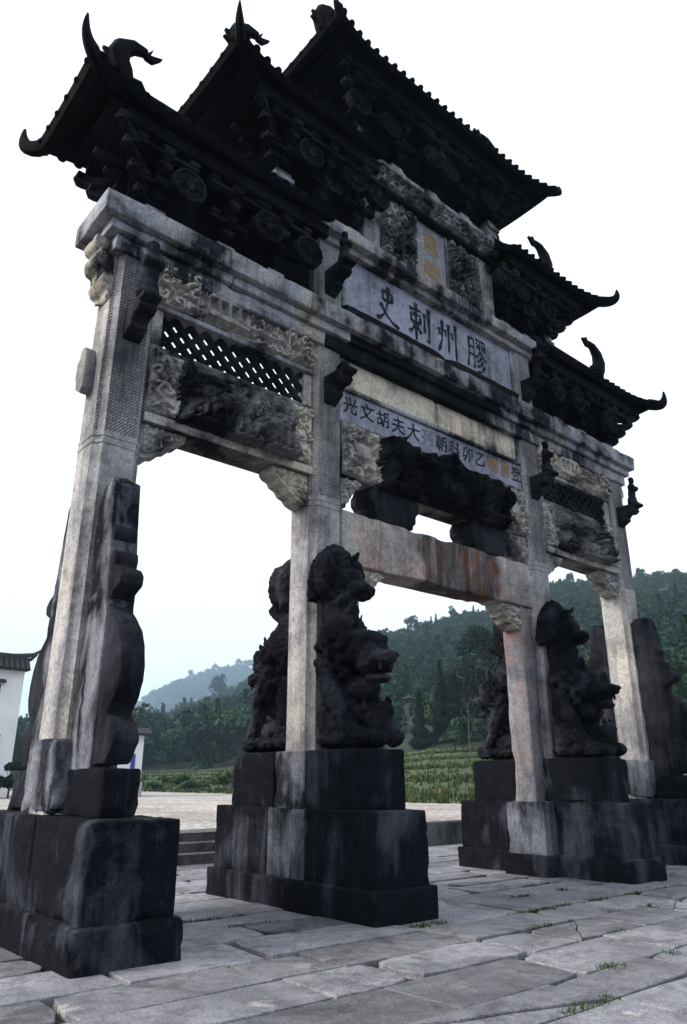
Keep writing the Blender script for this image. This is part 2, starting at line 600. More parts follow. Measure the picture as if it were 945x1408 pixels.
R0 = [(-30, 75), (10, 82), (16, 80), (26.5, 66), (30, 57), (38, 40), (44, 30.5), (47, 28.5), (60, 27), (66, 28), (70, 33), (76, 46), (84, 100), (120, 150)]
RF = [(-30, 150), (16, 130), (30, 112), (40, 88), (47, 72), (66, 62), (70, 64), (76, 80), (84, 140), (120, 190)]
HF = [(-30, 2.5), (16, 2.4), (30, 2.7), (40, 3.4), (47, 4.0), (70, 4.6), (120, 4.6)]
EL_L = [(-30, 2.0), (5, 2.5), (20, 3.2), (25.5, 3.6), (28, 4.0), (30.7, 5.2), (33.6, 6.5), (38, 7.4), (46, 7.0), (60, 6), (120, 5)]
EL_R = [(-30, 0), (36, 0), (39, 2.5), (41.5, 6.0), (43, 8.6), (44.2, 10.2), (46.8, 11.0), (49, 11.3), (53, 12.1), (56.4, 13.3), (58, 13.8), (61.5, 13.3), (66.5, 13.6), (80, 13), (120, 9)]
EL_F = [(-30, 1), (12, 2.5), (22, 4.4), (25.5, 5.1), (26.7, 6.0), (28.5, 6.85), (30.6, 7.6), (33.3, 8.2), (38, 8.9), (48, 8.0), (120, 4)]
RL, RR, RFAR = 560., 310., 1550.


def terr(a, r):
    """height at azimuth a (deg, from +y to +x) and distance r from the place the picture was taken"""
    r0, rf, hf = interp(R0, a), interp(RF, a), interp(HF, a)
    if r <= r0: return YZ
    if r < rf:
        t = (r - r0) / (rf - r0)
        steps = 5
        k = max(0, t * steps + .45 * noise.noise(Vector((a * .16, 1, 5))) * min(1, t * 8) * min(1, (1 - t) * 8))
        s = math.floor(k) + min(1, max(0, (k - math.floor(k) - .8) / .2))
        return YZ + (hf - YZ) * (.5 * s / steps + .5 * t)
    out = [hf]
    hl = RL * math.tan(rad(interp(EL_L, a)))
    hr = RR * math.tan(rad(interp(EL_R, a)))
    hF = RFAR * math.tan(rad(interp(EL_F, a)))
    def hump(H, R, w0, p=1.15):
        if r < R:
            t = min(1, max(0, (r - rf) / (R - rf)))
            return hf + (H - hf) * t ** p
        return H * math.exp(-((r - R) / w0) ** 2)
    out.append(hump(hl, RL, 260)); out.append(hump(hr, RR, 170, 1.1))
    if r > 750:
        t = min(1, (r - 750) / (RFAR - 750))
        out.append(hF * t ** 1.1 if r < RFAR else hF * math.exp(-((r - RFAR) / 700) ** 2))
    w = 2.2 * noise.noise(Vector((a * .35, r * .02, 3))) * min(1, (r - rf) / 60)
    return max(out) + w


def pol(a, r):
    return CAM.x + r * math.sin(rad(a)), CAM.y + r * math.cos(rad(a))


def polar_sheet(name, mat, az, rs, dz=0):
    V = []
    for a in az:
        for r in rs(a):
            x, y = pol(a, r); V.append((x, y, terr(a, r) + dz))
    n = len(V) // len(az)
    F = [(i * n + j, i * n + j + 1, (i + 1) * n + j + 1, (i + 1) * n + j) for i in range(len(az) - 1) for j in range(n - 1)]
    me = mesh_np(name, V, F, True)
    me.flip_normals() if me.polygons[0].normal.z < 0 else None
    return tag(link(name, me, mat), kind='structure')


def field_mat():
    m, n, bs = mat_new('field_grass')
    t = NT(n)
    a = t.noise(t.pos, .12, 6, .6); b = t.noise(t.pos, .9, 6, .7); c = t.noise(t.pos, 7, 5, .7)
    col = t.mix(t.ramp(a, .38, .62), (.026, .048, .018), (.065, .078, .03))
    col = t.mix(t.math('MULTIPLY', t.ramp(b, .52, .66), .7), col, (.028, .05, .018))
    col = t.mix(t.math('MULTIPLY', t.ramp(t.noise(t.map(t.pos, (1, 1, 3), (5, 5, 0)), .3, 5, .6), .58, .66), .6), col, (.16, .13, .08))
    col = t.mix(.6, col, t.ramp(c, .3, .7), 'OVERLAY')
    n.links.new(col, bs.inputs['Base Color']); t.bump(bs, b, 1, .3)
    return m


def hill_mat():
    m, n, bs = mat_new('wooded_ground')
    t = NT(n)
    a = t.noise(t.pos, .05, 6, .65); b = t.noise(t.pos, .6, 6, .7)
    col = t.mix(t.ramp(a, .35, .7), (.010, .02, .010), (.022, .034, .016))
    col = t.mix(.5, col, t.ramp(b, .3, .7), 'OVERLAY')
    n.links.new(col, bs.inputs['Base Color']); t.bump(bs, b, 1, .6)
    return m


M['field'] = field_mat(); M['hill'] = hill_mat()
AZ = np.arange(-14, 101, 1.0)
# yard surface from the kerb to the field edge
polar_sheet('yard', M['gravel'], np.arange(-14, 66.1, 1.0), lambda a: np.linspace(10.93 / math.cos(rad(a)), interp(R0, a) + .3, 8))
polar_sheet('field', M['field'], np.arange(-14, 100.5, .5), lambda a: np.linspace(interp(R0, a), interp(RF, a), 70))
polar_sheet('hill', M['hill'], AZ, lambda a: np.concatenate([np.linspace(interp(RF, a) - .4, 700, 60), np.linspace(730, 2300, 32)]), dz=-.02)


# ------------------------------------------------------------------ foliage
def leaf_mat(name, tint=1.0):
    m, n, bs = mat_new(name)
    at = n.nodes.new('ShaderNodeAttribute'); at.attribute_name = 'leafcol'
    t = NT(n)
    k = t.noise(t.pos, 1.7, 3, .6)
    col = t.mix(.5, at.outputs['Color'], t.ramp(k, .25, .75), 'OVERLAY')
    n.links.new(col, bs.inputs['Base Color'])
    bs.inputs['Roughness'].default_value = .8
    bs.inputs['Specular IOR Level'].default_value = .05
    return m


M['leaf'] = leaf_mat('foliage')
nrg = np.random.default_rng(5)


def leaf_quads(C, N, size, rg):
    """quads at centres C, roughly facing N (n,3)"""
    n = len(C)
    N = N + rg.normal(0, .55, (n, 3)); N /= np.linalg.norm(N, axis=1)[:, None] + 1e-9
    A = np.cross(N, rg.normal(0, 1, (n, 3))); A /= np.linalg.norm(A, axis=1)[:, None] + 1e-9
    B = np.cross(N, A)
    s = np.broadcast_to(np.asarray(size, float), (n,)) * rg.uniform(.6, 1.3, n)
    s = s[:, None]
    V = np.stack([C - A * s, C - B * s * .55 + N * s * .12, C + A * s, C + B * s * .55 - N * s * .12], 1).reshape(-1, 3)
    return V


def crown_points(rg, n, kind, h, w):
    """points and normals through a crown volume, base at 0"""
    if kind == 'cone':
        t = rg.uniform(0, 1, n) ** 1.35
        rr = (1 - t) * w * (.82 + .22 * np.sin(t * 34 + rg.uniform(0, 6)))
        ph = rg.uniform(0, 2 * np.pi, n); q = rg.uniform(.55, 1.0, n)
        P = np.stack([rr * q * np.cos(ph), rr * q * np.sin(ph), t * h + h * .04], 1)
        N = np.stack([np.cos(ph), np.sin(ph), np.full(n, .25)], 1)
        return P, N
    k = 11 if kind == 'broad' else 6
    cs = rg.normal(0, 1, (k, 3)); cs /= np.linalg.norm(cs, axis=1)[:, None]
    cs *= rg.uniform(.3, .8, (k, 1)); cs[:, 0] *= w; cs[:, 1] *= w; cs[:, 2] = h * .55 + cs[:, 2] * h * .42
    cr = rg.uniform(.28, .5, k)
    id_ = rg.integers(0, k, n)
    D = rg.normal(0, 1, (n, 3)); D /= np.linalg.norm(D, axis=1)[:, None]
    D[:, 2] = np.where(D[:, 2] < -.3, -D[:, 2], D[:, 2])
    q = rg.uniform(.7, 1.05, (n, 1))
    P = cs[id_] + D * q * cr[id_][:, None] * np.array([w, w, h * .5])
    return P, D


def foliage_mesh(name, V, cols):
    F = np.arange(len(V)).reshape(-1, 4)
    me = mesh_np(name, V, F)
    at = me.color_attributes.new('leafcol', 'FLOAT_COLOR', 'POINT')
    at.data.foreach_set('color', np.concatenate([cols, np.ones((len(cols), 1))], 1).astype(np.float32).ravel())
    me.materials.append(M['leaf'])
    return me


GREENS = np.array([(.011, .026, .016), (.016, .036, .018), (.008, .02, .014), (.022, .042, .02), (.012, .03, .02)])


def forest(name, label, spots, leaves, rg, size_f=.16):
    Vs, Cs = [], []
    for (x, y, z, h, w, kind, col) in spots:
        P, N = crown_points(rg, leaves, kind, h, w)
        P = P + np.array([x, y, z])
        V = leaf_quads(P, N, h * size_f, rg)
        c = np.repeat(np.clip(np.array(col)[None] * rg.uniform(.65, 1.35, (leaves, 1)), 0, 1), 4, 0)
        Vs.append(V); Cs.append(c)
    return tag(link(name, foliage_mesh(name, np.concatenate(Vs), np.concatenate(Cs)), None), label, 'forest', kind='stuff')


pa, prr = 45.6, 100.
while terr(pa, prr) < 1.1 + prr * math.tan(rad(4.6)) and prr < 280: prr += 1


def scatter(rg, n, a0, a1, rlo, rhi, hh, conif=.25, bright=0):
    out = []
    while len(out) < n:
        a = rg.uniform(a0, a1); r = math.sqrt(rg.uniform(rlo(a) ** 2, rhi(a) ** 2))
        if abs(a - pa) < 1.5 and prr - 45 < r < prr + 5: continue      # clearing round the pavilion
        x, y = pol(a, r); h = rg.uniform(*hh)
        kind = 'cone' if rg.random() < conif else 'broad'
        col = GREENS[rg.integers(0, len(GREENS))] * (1 + bright * rg.uniform(.3, 1))
        out.append((x, y, terr(a, r) - .6, h * (1.25 if kind == 'cone' else 1), h * (.26 if kind == 'cone' else .5), kind, col))
    return out


forest('forest', 'dark mixed woods covering the steep hill behind the arch on the right',
       scatter(nrg, 1700, 38, 74, lambda a: interp(RF, a) + 5, lambda a: RR + 12, (4, 6.5), .07), 300, nrg, .065)
forest('forest', 'blue green woods on the middle hill seen through the left bay',
       scatter(nrg, 1600, 14, 44, lambda a: interp(RF, a) + 45, lambda a: RL + 22, (7, 12), .07), 190, nrg, .085)
forest('forest', 'pale hazy woods on the farthest hill seen through the left bay',
       scatter(nrg, 2600, 14, 46, lambda a: 950, lambda a: RFAR + 40, (11, 18), .03), 60, nrg, .15)
forest('forest', 'belt of leafy trees at the foot of the left hill beyond the field',
       scatter(nrg, 170, 14, 44, lambda a: interp(RF, a) + 1, lambda a: interp(RF, a) + 48, (5, 9), .1, .5), 800, nrg, .045)
forest('forest', 'bright green scrub at the foot of the steep hill',
       scatter(nrg, 190, 41, 62, lambda a: interp(RF, a) + 1.5, lambda a: interp(RF, a) + 60, (2.6, 5), .05, .8), 600, nrg, .055)


def tree(name, label, x, y, z, h, w, kind, n, col, leaf, seed, group=None, cat='tree', trunk=.0, lean=0):
    rg = np.random.default_rng(seed); rr = random.Random(seed)
    root = tag(empty(name, (x, y, z)), label, cat, group)
    b = MB(); base = trunk * h
    top = Vector((lean * h, 0, h * (.9 if kind == 'cone' else .7)))
    rt_ = max(.035 * h, .03)
    pts = [Vector((0, 0, -.3)), Vector((lean * h * .2, 0, h * .25)), Vector((lean * h * .55, .02 * h, h * .5)), top]
    b.tube(pts, [rt_, rt_ * .8, rt_ * .55, rt_ * .15], 8)
    for k in range(7):
        f = .3 + .09 * k; a = rr.uniform(0, 6.28)
        p0 = pts[1].lerp(pts[3], (f - .25) / .7)
        L = (w if kind != 'cone' else w * (1 - f)) * .8
        p1 = p0 + Vector((math.cos(a) * L, math.sin(a) * L, L * (.5 if kind != 'cone' else -.05)))
        b.tube([p0, p0.lerp(p1, .5) + Vector((0, 0, .05 * L)), p1], [rt_ * .35, rt_ * .22, rt_ * .08], 5)
    b.build('trunk', M['bark'], root)
    P, N = crown_points(rg, n, kind, h - base, w)
    P = P + np.array([0, 0, base]); P[:, 0] += lean * P[:, 2]
    V = leaf_quads(P, N, leaf, rg)
    c = np.repeat(np.clip(np.array(col)[None] * rg.uniform(.6, 1.4, (n, 1)), 0, 1), 4, 0)
    link('crown', foliage_mesh('crown', V, c), None, root)
    return root


def tree_at(name, label, az, r, h, w, kind, n, col, leaf, seed, **k):
    x, y = pol(az, r)
    return tree(name, label, x, y, terr(az, r) - .1, h, w, kind, n, col, leaf, seed, **k)


DK = (.006, .011, .008)
tree_at('cypress_tree', 'slim dark conifer with pointed top, left of the taller one in the central opening', 46.35, 74, 5.6, 1.25, 'cone', 3800, DK, .16, 31, group='conifers at the foot of the hill')
tree_at('cypress_tree', 'taller dark pointed conifer in the central opening, right of the slim one', 48.0, 76, 7.6, 1.7, 'cone', 4600, DK, .17, 32, group='conifers at the foot of the hill')
tree_at('broadleaf_tree', 'largest dark spreading tree behind the right jamb of the central opening', 51.6, 70, 10.6, 4.2, 'broad', 9000, DK, .2, 33, group='dark trees at the foot of the hill', trunk=.05)
tree_at('broadleaf_tree', 'dark round tree between the tall conifer and the spreading tree', 49.5, 78, 7.6, 2.6, 'broad', 6000, (.012, .022, .013), .19, 34, group='dark trees at the foot of the hill')
tree_at('broadleaf_tree', 'dark leafy tree filling the right bay behind the carved lion', 55.6, 66, 9.6, 4.0, 'broad', 8000, DK, .2, 35, group='dark trees at the foot of the hill')
tree_at('broadleaf_tree', 'dark leafy tree just behind the rightmost pillar', 60.0, 64, 7.6, 3.0, 'broad', 6000, (.012, .021, .013), .2, 36, group='dark trees at the foot of the hill')
tree_at('broadleaf_tree', 'near leafy tree reaching in at the right edge of the picture', 69.4, 30, 8.2, 2.5, 'broad', 7000, (.016, .03, .013), .17, 37, trunk=.3)
tree_at('shrub', 'round green shrub at the foot of the conifers', 48.9, 68, 2.0, 1.5, 'round', 2600, (.022, .042, .022), .12, 38, cat='shrub')
for i, (a, h, w, lab) in enumerate([(45.95, 7.5, 3.4, 'bushy tree on the skyline at the left end of the steep ridge'), (49.25, 6.2, 2.2, 'small lone tree on the ridge skyline above the centre of the lintel'),
                                    (58.2, 6, 2.0, 'left skyline tree in the gap of the right bay'), (60.4, 5.2, 1.8, 'right skyline tree in the gap of the right bay'), (63.25, 5.5, 1.9, 'lone skyline tree to the right of the rightmost pillar')]):
    tree_at('ridge_tree', lab, a, RR + 2, h + 2.5, w, 'broad', 700, (.018, .03, .018), .42, 50 + i, group='single trees on the ridge line', trunk=.25)
for i, (a, h, w, lab) in enumerate([(29.1, 15, 6, 'rounded tree breaking the left skyline of the far hill'), (30.9, 13, 6, 'flat topped tree on the far hill skyline'), (32.6, 15, 7, 'broad tree at the right of the far hill skyline')]):
    tree_at('ridge_tree', lab, a, RFAR - 5, (h + 8) * 1.1, w * 1.1, 'broad', 350, (.018, .03, .018), 1.4, 60 + i, group='single trees on the far skyline', trunk=.2)
tree_at('pine_tree', 'dark tree standing above the crest of the middle hill in the left bay', 31.2, RL - 40, 24, 7, 'broad', 900, (.012, .022, .014), .8, 70, trunk=.2)
sh = random.Random(9)
for i in range(11):
    a = 24.6 + i * .92 + sh.uniform(-.3, .3)
    r = interp(R0, a) + sh.uniform(.8, 14)
    tree_at('shrub', 'low green shrub growing on the field edge seen through the left bay', a, r, sh.uniform(.7, 1.5), sh.uniform(.8, 1.5), 'round', 900, np.array((.035, .065, .022)) * sh.uniform(.7, 1.4), .13, 90 + i, group='shrubs along the field edge', cat='shrub')

# rough grass on the near field strips
def grass_stuff(name, label, pts, hgt, rg, col, blades=5, wid=.012):
    Vs, Cs = [], []
    P = np.repeat(np.array(pts), blades, 0)
    n = len(P)
    P = P + np.concatenate([rg.normal(0, .02 + hgt * .25, (n, 2)), np.zeros((n, 1))], 1)
    h = hgt * rg.uniform(.5, 1.3, n)
    ph = rg.uniform(0, 6.28, n); ln = rg.uniform(.1, .7, n) * h
    d = np.stack([np.cos(ph), np.sin(ph), 0 * ph], 1)
    s = np.stack([-np.sin(ph), np.cos(ph), 0 * ph], 1) * wid
    up = np.array([0, 0, 1.])
    V = np.stack([P - s, P + s, P + d * ln[:, None] * .5 + up * h[:, None] * .6 + s * .7, P + d * ln[:, None] + up * h[:, None] - s * .2], 1).reshape(-1, 3)
    c = np.repeat(np.array(col)[None] * rg.uniform(.5, 1.5, (n, 1)), 4, 0)
    return tag(link(name, foliage_mesh(name, V, c), None), label, 'grass', kind='stuff')


fp = []
for _ in range(9000):
    a = nrg.uniform(22, 62); r = interp(R0, a) + (interp(RF, a) - interp(R0, a)) * nrg.uniform(0, 1)
    x, y = pol(a, r); fp.append((x, y, terr(a, r)))
grass_stuff('field_grass', 'rough green grass over the terraced field', fp, .2, nrg, (.034, .05, .016), 4, .035)
jr = random.Random(4)
gp = []
tufts = []
for (cx, cy, n, s) in [(-3.2, -.56, 5, .2), (-3.0, -.08, 2, .3), (-3.3, -1.03, 2, .3), (-.4, -1.65, 5, .5), (.3, -1.03, 4, .6), (-1.0, -1.65, 2, .3), (.9, -1.65, 5, .6), (1.2, -.56, 2, .5), (-1.95, -1.5, 3, .2), (-1.0, -2.17, 2, .4), (-1.2, -2.7, 2, .3), (-2.2, -3.3, 2, .3), (-3.3, -3.72, 2, .25), (-1.4, -3.3, 2, .4), (1.6, -2.17, 4, .9), (3.0, -1.03, 3, 1.2)]:
    for _ in range(n): tufts.append((cx + jr.gauss(0, s), cy + jr.gauss(0, .02)))
for (tx, ty) in tufts:
    w_ = jr.uniform(.02, .10)
    for _ in range(int(6 + w_ * 160)):
        gp.append((tx + jr.gauss(0, w_), ty + jr.gauss(0, .012), -.02))
grass_stuff('joint_grass', 'small green weeds growing from the joints of the paving', gp, .034, nrg, (.03, .052, .02), 5, .0045)

# ------------------------------------------------------------------ carved relief
def bandnoise(nx, ny, step, wl, seed, width=.35):
    rg = np.random.default_rng(seed)
    f = np.fft.fft2(rg.normal(0, 1, (ny, nx)))
    ky = np.fft.fftfreq(ny, step)[:, None]; kx = np.fft.fftfreq(nx, step)[None]
    k = np.sqrt(kx ** 2 + ky ** 2) + 1e-9
    f *= np.exp(-(np.log(k * wl) / width) ** 2)
    a = np.real(np.fft.ifft2(f))
    return a / (a.std() + 1e-9)


def sstep(a, lo, hi):
    t = np.clip((a - lo) / (hi - lo), 0, 1)
    return t * t * (3 - 2 * t)


def relief_sheet(name, mat, parent, x0, x1, z0, z1, yb, H, sgn=-1):
    """H[z,x] metres above the backing plane y=yb, outward = sgn*y; the rim sinks into the backing"""
    ny, nx = H.shape
    X, Z = np.meshgrid(np.linspace(x0, x1, nx), np.linspace(z0, z1, ny))
    H = H.copy()
    H[0, :] = H[-1, :] = H[:, 0] = H[:, -1] = -.012
    V = np.stack([X, yb + sgn * H, Z], -1).reshape(-1, 3)
    i = np.arange((ny - 1) * (nx - 1)); r = i // (nx - 1); c = i % (nx - 1)
    b = r * nx + c
    F = np.stack([b, b + 1, b + nx + 1, b + nx], 1)
    if sgn > 0: F = F[:, ::-1]
    F = F[(H.reshape(-1)[F] > -.0105).any(1)]
    return link(name, mesh_np(name, V, F, True), mat, parent)


def dims(x0, x1, z0, z1, step):
    return max(8, int((x1 - x0) / step)), max(8, int((z1 - z0) / step))


def scroll(x0, x1, z0, z1, depth, seed, step=.009, wl=.085):
    """carved scrollwork: curled clouds and five-petalled flowers set close together, edges cut crisp"""
    nx, ny = dims(x0, x1, z0, z1, step)
    rg = np.random.default_rng(seed)
    sp = wl * 1.5
    W, Hh = x1 - x0, z1 - z0
    X, Z = np.meshgrid(np.linspace(0, W, nx), np.linspace(0, Hh, ny))
    X = X + .012 * bandnoise(nx, ny, step, .2, seed + 3); Z = Z + .012 * bandnoise(nx, ny, step, .2, seed + 4)
    best = np.full_like(X, 9.); H = np.zeros_like(X)
    rws = max(1, int(round(Hh / (sp * .9))))
    for j in range(rws):
        k = max(1, int(round(W / sp)))
        for i in range(k + 1):
            cx = (i + (.5 if j % 2 == 0 else 0)) * W / k + rg.normal(0, sp * .12); cz = (j + .5) * Hh / rws + rg.normal(0, sp * .1)
            R = sp * rg.uniform(.8, 1.2)
            dx, dz = X - cx, Z - cz
            r = np.sqrt(dx * dx + dz * dz) / R; th = np.arctan2(dz, dx) + rg.uniform(0, 6.28)
            if rg.random() < .62:
                v = np.cos(rg.choice((-1, 1)) * th + r * 2 * np.pi * 1.9)
                h = .30 + .70 * sstep(v, -.25, .35)
            else:
                pet = .40 * (.72 + .28 * np.cos(5 * th))
                h = np.where(r < .13, 1.0, np.where(r < .17, .2, sstep(pet - r, 0, .05) * (.75 + .25 * np.abs(np.sin(2.5 * th))))) + .25 * sstep(r, .42, .5)
            m = r < best
            best = np.where(m, r, best); H = np.where(m, h, H)
    H = H * (1 - .85 * sstep(best, .56, .64))
    return np.clip(depth * H + .004, .002, None)


def blobs(x0, x1, z0, z1, items, step=.011):
    nx, ny = dims(x0, x1, z0, z1, step)
    X, Z = np.meshgrid(np.linspace(x0, x1, nx), np.linspace(z0, z1, ny))
    H = np.zeros_like(X)
    for (cx, cz, rx, rz, hh, ang) in items:
        dx, dz = X - cx, Z - cz
        ca, sa = math.cos(ang), math.sin(ang)
        u, v = (dx * ca + dz * sa) / rx, (-dx * sa + dz * ca) / rz
        H = np.maximum(H, hh * np.sqrt(np.clip(1 - u * u - v * v, 0, None)))
    return H


def beasts(x0, x1, z0, z1, depth, seed, n=3, step=.011):
    """deep carving of tumbling beasts: bodies, heads, legs, tails, over curling ground"""
    r = random.Random(seed)
    it = []
    w = (x1 - x0) / n; hh = z1 - z0
    for k in range(n):
        cx = x0 + w * (k + .5) + r.uniform(-.05, .05); cz = (z0 + z1) / 2 + r.uniform(-.06, .06)
        d = r.choice((-1, 1))
        it.append((cx, cz, w * .36, hh * .17, depth * .75, r.uniform(-.5, .5)))
        hx = cx + d * w * .3; hz = cz + r.uniform(-.1, .14)
        it.append((hx, hz, .13, .12, depth * 1.05, 0))
        for q in range(9):
            a = q * .7
            it.append((hx + .12 * math.cos(a), hz + .11 * math.sin(a), .045, .045, depth * .95, 0))
        it.append((hx + d * .09, hz - .04, .07, .05, depth * 1.2, 0))
        for q in range(4):
            lx = cx + (q - 1.5) * w * .22
            it.append((lx, cz - hh * .26, .05, hh * .22, depth * .8, r.uniform(-.6, .6)))
            it.append((lx + .04, cz - hh * .42, .07, .04, depth * .8, 0))
        for q in range(6):
            f = q / 5
            it.append((cx - d * w * (.35 + .12 * f), cz + hh * (.1 + .3 * f) , .05, .06, depth * .6, f))
        for q in range(6):
            it.append((cx + r.uniform(-.5, .5) * w, cz + r.choice((-1, 1)) * hh * r.uniform(.28, .44), r.uniform(.04, .09), r.uniform(.03, .07), depth * r.uniform(.35, .8), r.uniform(0, 3)))
    H = blobs(x0, x1, z0, z1, it, step)
    ny, nx = H.shape
    a = bandnoise(nx, ny, step, .07, seed + 5); b = bandnoise(nx, ny, step, .035, seed + 6)
    base = depth * .3 * sstep(np.abs(a), .3, .5)
    H = np.maximum(H, base) + (.03 * sstep(np.abs(a), .2, .45) + .010 * b) * (H > 0)
    return np.clip(H, .003, None)


def taper_top(H):
    f = np.linspace(0, 1, H.shape[0])[:, None]
    return np.maximum(H * (1 - .75 * sstep(f, .55, 1.0)), .003)


def medallion(x0, x1, z0, z1, depth, seed, step=.009):
    H = scroll(x0, x1, z0, z1, depth, seed, step, .1)
    ny, nx = H.shape
    X, Z = np.meshgrid(np.linspace(-1, 1, nx) * (x1 - x0) / 2, np.linspace(-1, 1, ny) * (z1 - z0) / 2)
    R = np.sqrt(X ** 2 + Z ** 2); A = np.arctan2(Z, X)
    rr = .2 + .03 * np.cos(8 * A)
    ring = np.exp(-((R - rr) / .022) ** 2)
    inner = (R < .12)
    H = np.where(R < rr - .02, depth * .25, H)
    H = np.where(inner, depth * (.45 + .35 * (np.abs(np.sin(X * 70)) > .5) * (np.abs(Z) < .08)), H)
    return np.maximum(H, depth * 1.05 * ring)


def frieze(x0, x1, z0, z1, depth, seed, step=.008):
    """end panels of flowers, between them a pavilion, boats, trees and rocks"""
    H = scroll(x0, x1, z0, z1, depth, seed, step, .1)
    ny, nx = H.shape
    X, Z = np.meshgrid(np.linspace(0, x1 - x0, nx), np.linspace(0, z1 - z0, ny))
    W = x1 - x0
    mid = (X > .46) & (X < W - .4)
    sc = H * .55
    px = X - .85
    house = (np.abs(px) < .27) & (Z > .08) & (Z < .42)
    cols = (np.abs(((px + .27) % .135) - .0675) > .045) & (Z > .14) & (Z < .31)
    roof = (np.abs(px) < .27 - (Z - .31) * .8) & (Z > .31) & (Z < .40)
    base = (np.abs(px) < .27) & (Z > .08) & (Z < .14)
    sc = np.where(house, .006, sc)
    sc = np.where(house & (cols | roof | base), depth * .9, sc)
    for bx in (1.12, 1.42):
        hull = np.exp(-((Z - .12 - 1.4 * (X - bx) ** 2) / .035) ** 2) * (np.abs(X - bx) < .17)
        sc = np.maximum(sc, depth * 1.1 * hull)
    H = np.where(mid, sc, H)
    edge = np.exp(-((X - .46) / .018) ** 2) + np.exp(-((X - W + .4) / .018) ** 2)
    return np.maximum(H, depth * .9 * edge)


# ------------------------------------------------------------------ the archway
arch = tag(empty('memorial_archway', (0, 0, 0)), 'tall weathered stone memorial archway with four pillars, three bays and five tiled eaves', 'archway')
PX = (-4.59, -2.05, 2.05, 4.59)
PH = .234
Q, QE, D, H1, H2 = .334, .05, 1.297, .258, .88

# plinths ------------------------------------------------------------
for i, px in enumerate(PX):
    p = empty('plinth', (0, 0, 0), arch)
    ys = (-D, -.30, .30, D)
    rs_ = random.Random(100 + i)
    for k in range(3):
        mt = M['plinth_mid'] if (k == 1 and i in (1, 2)) else M['plinth']
        dx = 0 if k != 1 else .006
        xl_, xr_ = px - Q - dx, px + Q + dx
        if k == 1 and i == 1: xr_ = -1.49
        if k == 1 and i == 2: xl_ = 1.49
        box('plinth_block', mt, p, (xl_, xr_, ys[k] + .004, ys[k + 1] - .004, H1 - .02, H2 + rs_.uniform(-.004, .004)), .012, seg=1, cuts=.055, wear=.0045, smooth=True)
    ys = (-D - QE, D + QE) if i != 2 else (-D - QE, .36, D + QE)
    for k in range(len(ys) - 1):
        box('base_step', M['plinth'], p, (px - Q - QE, px + Q + QE, ys[k] + .003, ys[k + 1] - .003, -.1, H1), .013, seg=1, cuts=.055, wear=.0045, smooth=True)
    if i in (1, 2):
        xa_, xb_ = sorted(((1 if i == 2 else -1) * 1.44, (1 if i == 2 else -1) * 1.70))
        box('base_step', M['plinth'], p, (xa_, xb_, -.34, .345, -.1, H1 - .004), .013, seg=1, cuts=.055, wear=.004, smooth=True)
        for (y0, y1, mt) in ((-1.05, -.25, M['plinth']), (-.25, .25, M['foot']), (.25, 1.05, M['plinth'])):
            box('lion_pedestal', mt, p, (px - .304, px + .304, y0 + .004, y1 - .004, H2 - .02, 1.415), .012, seg=1, cuts=.055, wear=.004, smooth=True)


def pillar_prof(h, c):
    """square with grooved chamfers"""
    return [(-h + c, -h), (h - c, -h), (h - c * .75, -h + c * .45), (h - c * .45, -h + c * .75), (h, -h + c), (h, h - c), (h - c * .45, h - c * .75), (h - c * .75, h - c * .45),
            (h - c, h), (-h + c, h), (-h + c * .75, h - c * .45), (-h + c * .45, h - c * .75), (-h, h - c), (-h, -h + c), (-h + c * .45, -h + c * .75), (-h + c * .75, -h + c * .45)]


for i, px in enumerate(PX):
    b = MB()
    for z0, z1 in ((H2 if i in (0, 3) else 1.40, 6.32),):
        zs = [z0] + [z for z in np.arange(math.ceil(z0 * 4) / 4 + .25, z1 - .1, .25)] + [z1]
        pf = pillar_prof(PH, .075); n = len(pf)
        vs_ = [(q[0], q[1], z) for z in zs for q in pf]
        fs_ = [(r * n + k, r * n + (k + 1) % n, (r + 1) * n + (k + 1) % n, (r + 1) * n + k) for r in range(len(zs) - 1) for k in range(n)]
        fs_ += [tuple(reversed(range(n))), tuple((len(zs) - 1) * n + k for k in range(n))]
        b.add(vs_, fs_)
    pl = b.build('pillar', M['pillar'], arch, (px, 0, 0), wear=.003, smooth=True)
    # ring bands where the fret carving starts
    for z in (4.06, 4.13):
        pf = pillar_prof(PH + .006, .076)
        MB().prism(pf, 'z', z, z + .03).build('ring_band', M['pillar'], pl)
    if i in (0, 3):
        box('foot_block', M['foot'], pl, (-.262, .262, -.30, .30, H2 - .01, 1.45), .03, cuts=.1, wear=.007, smooth=True)

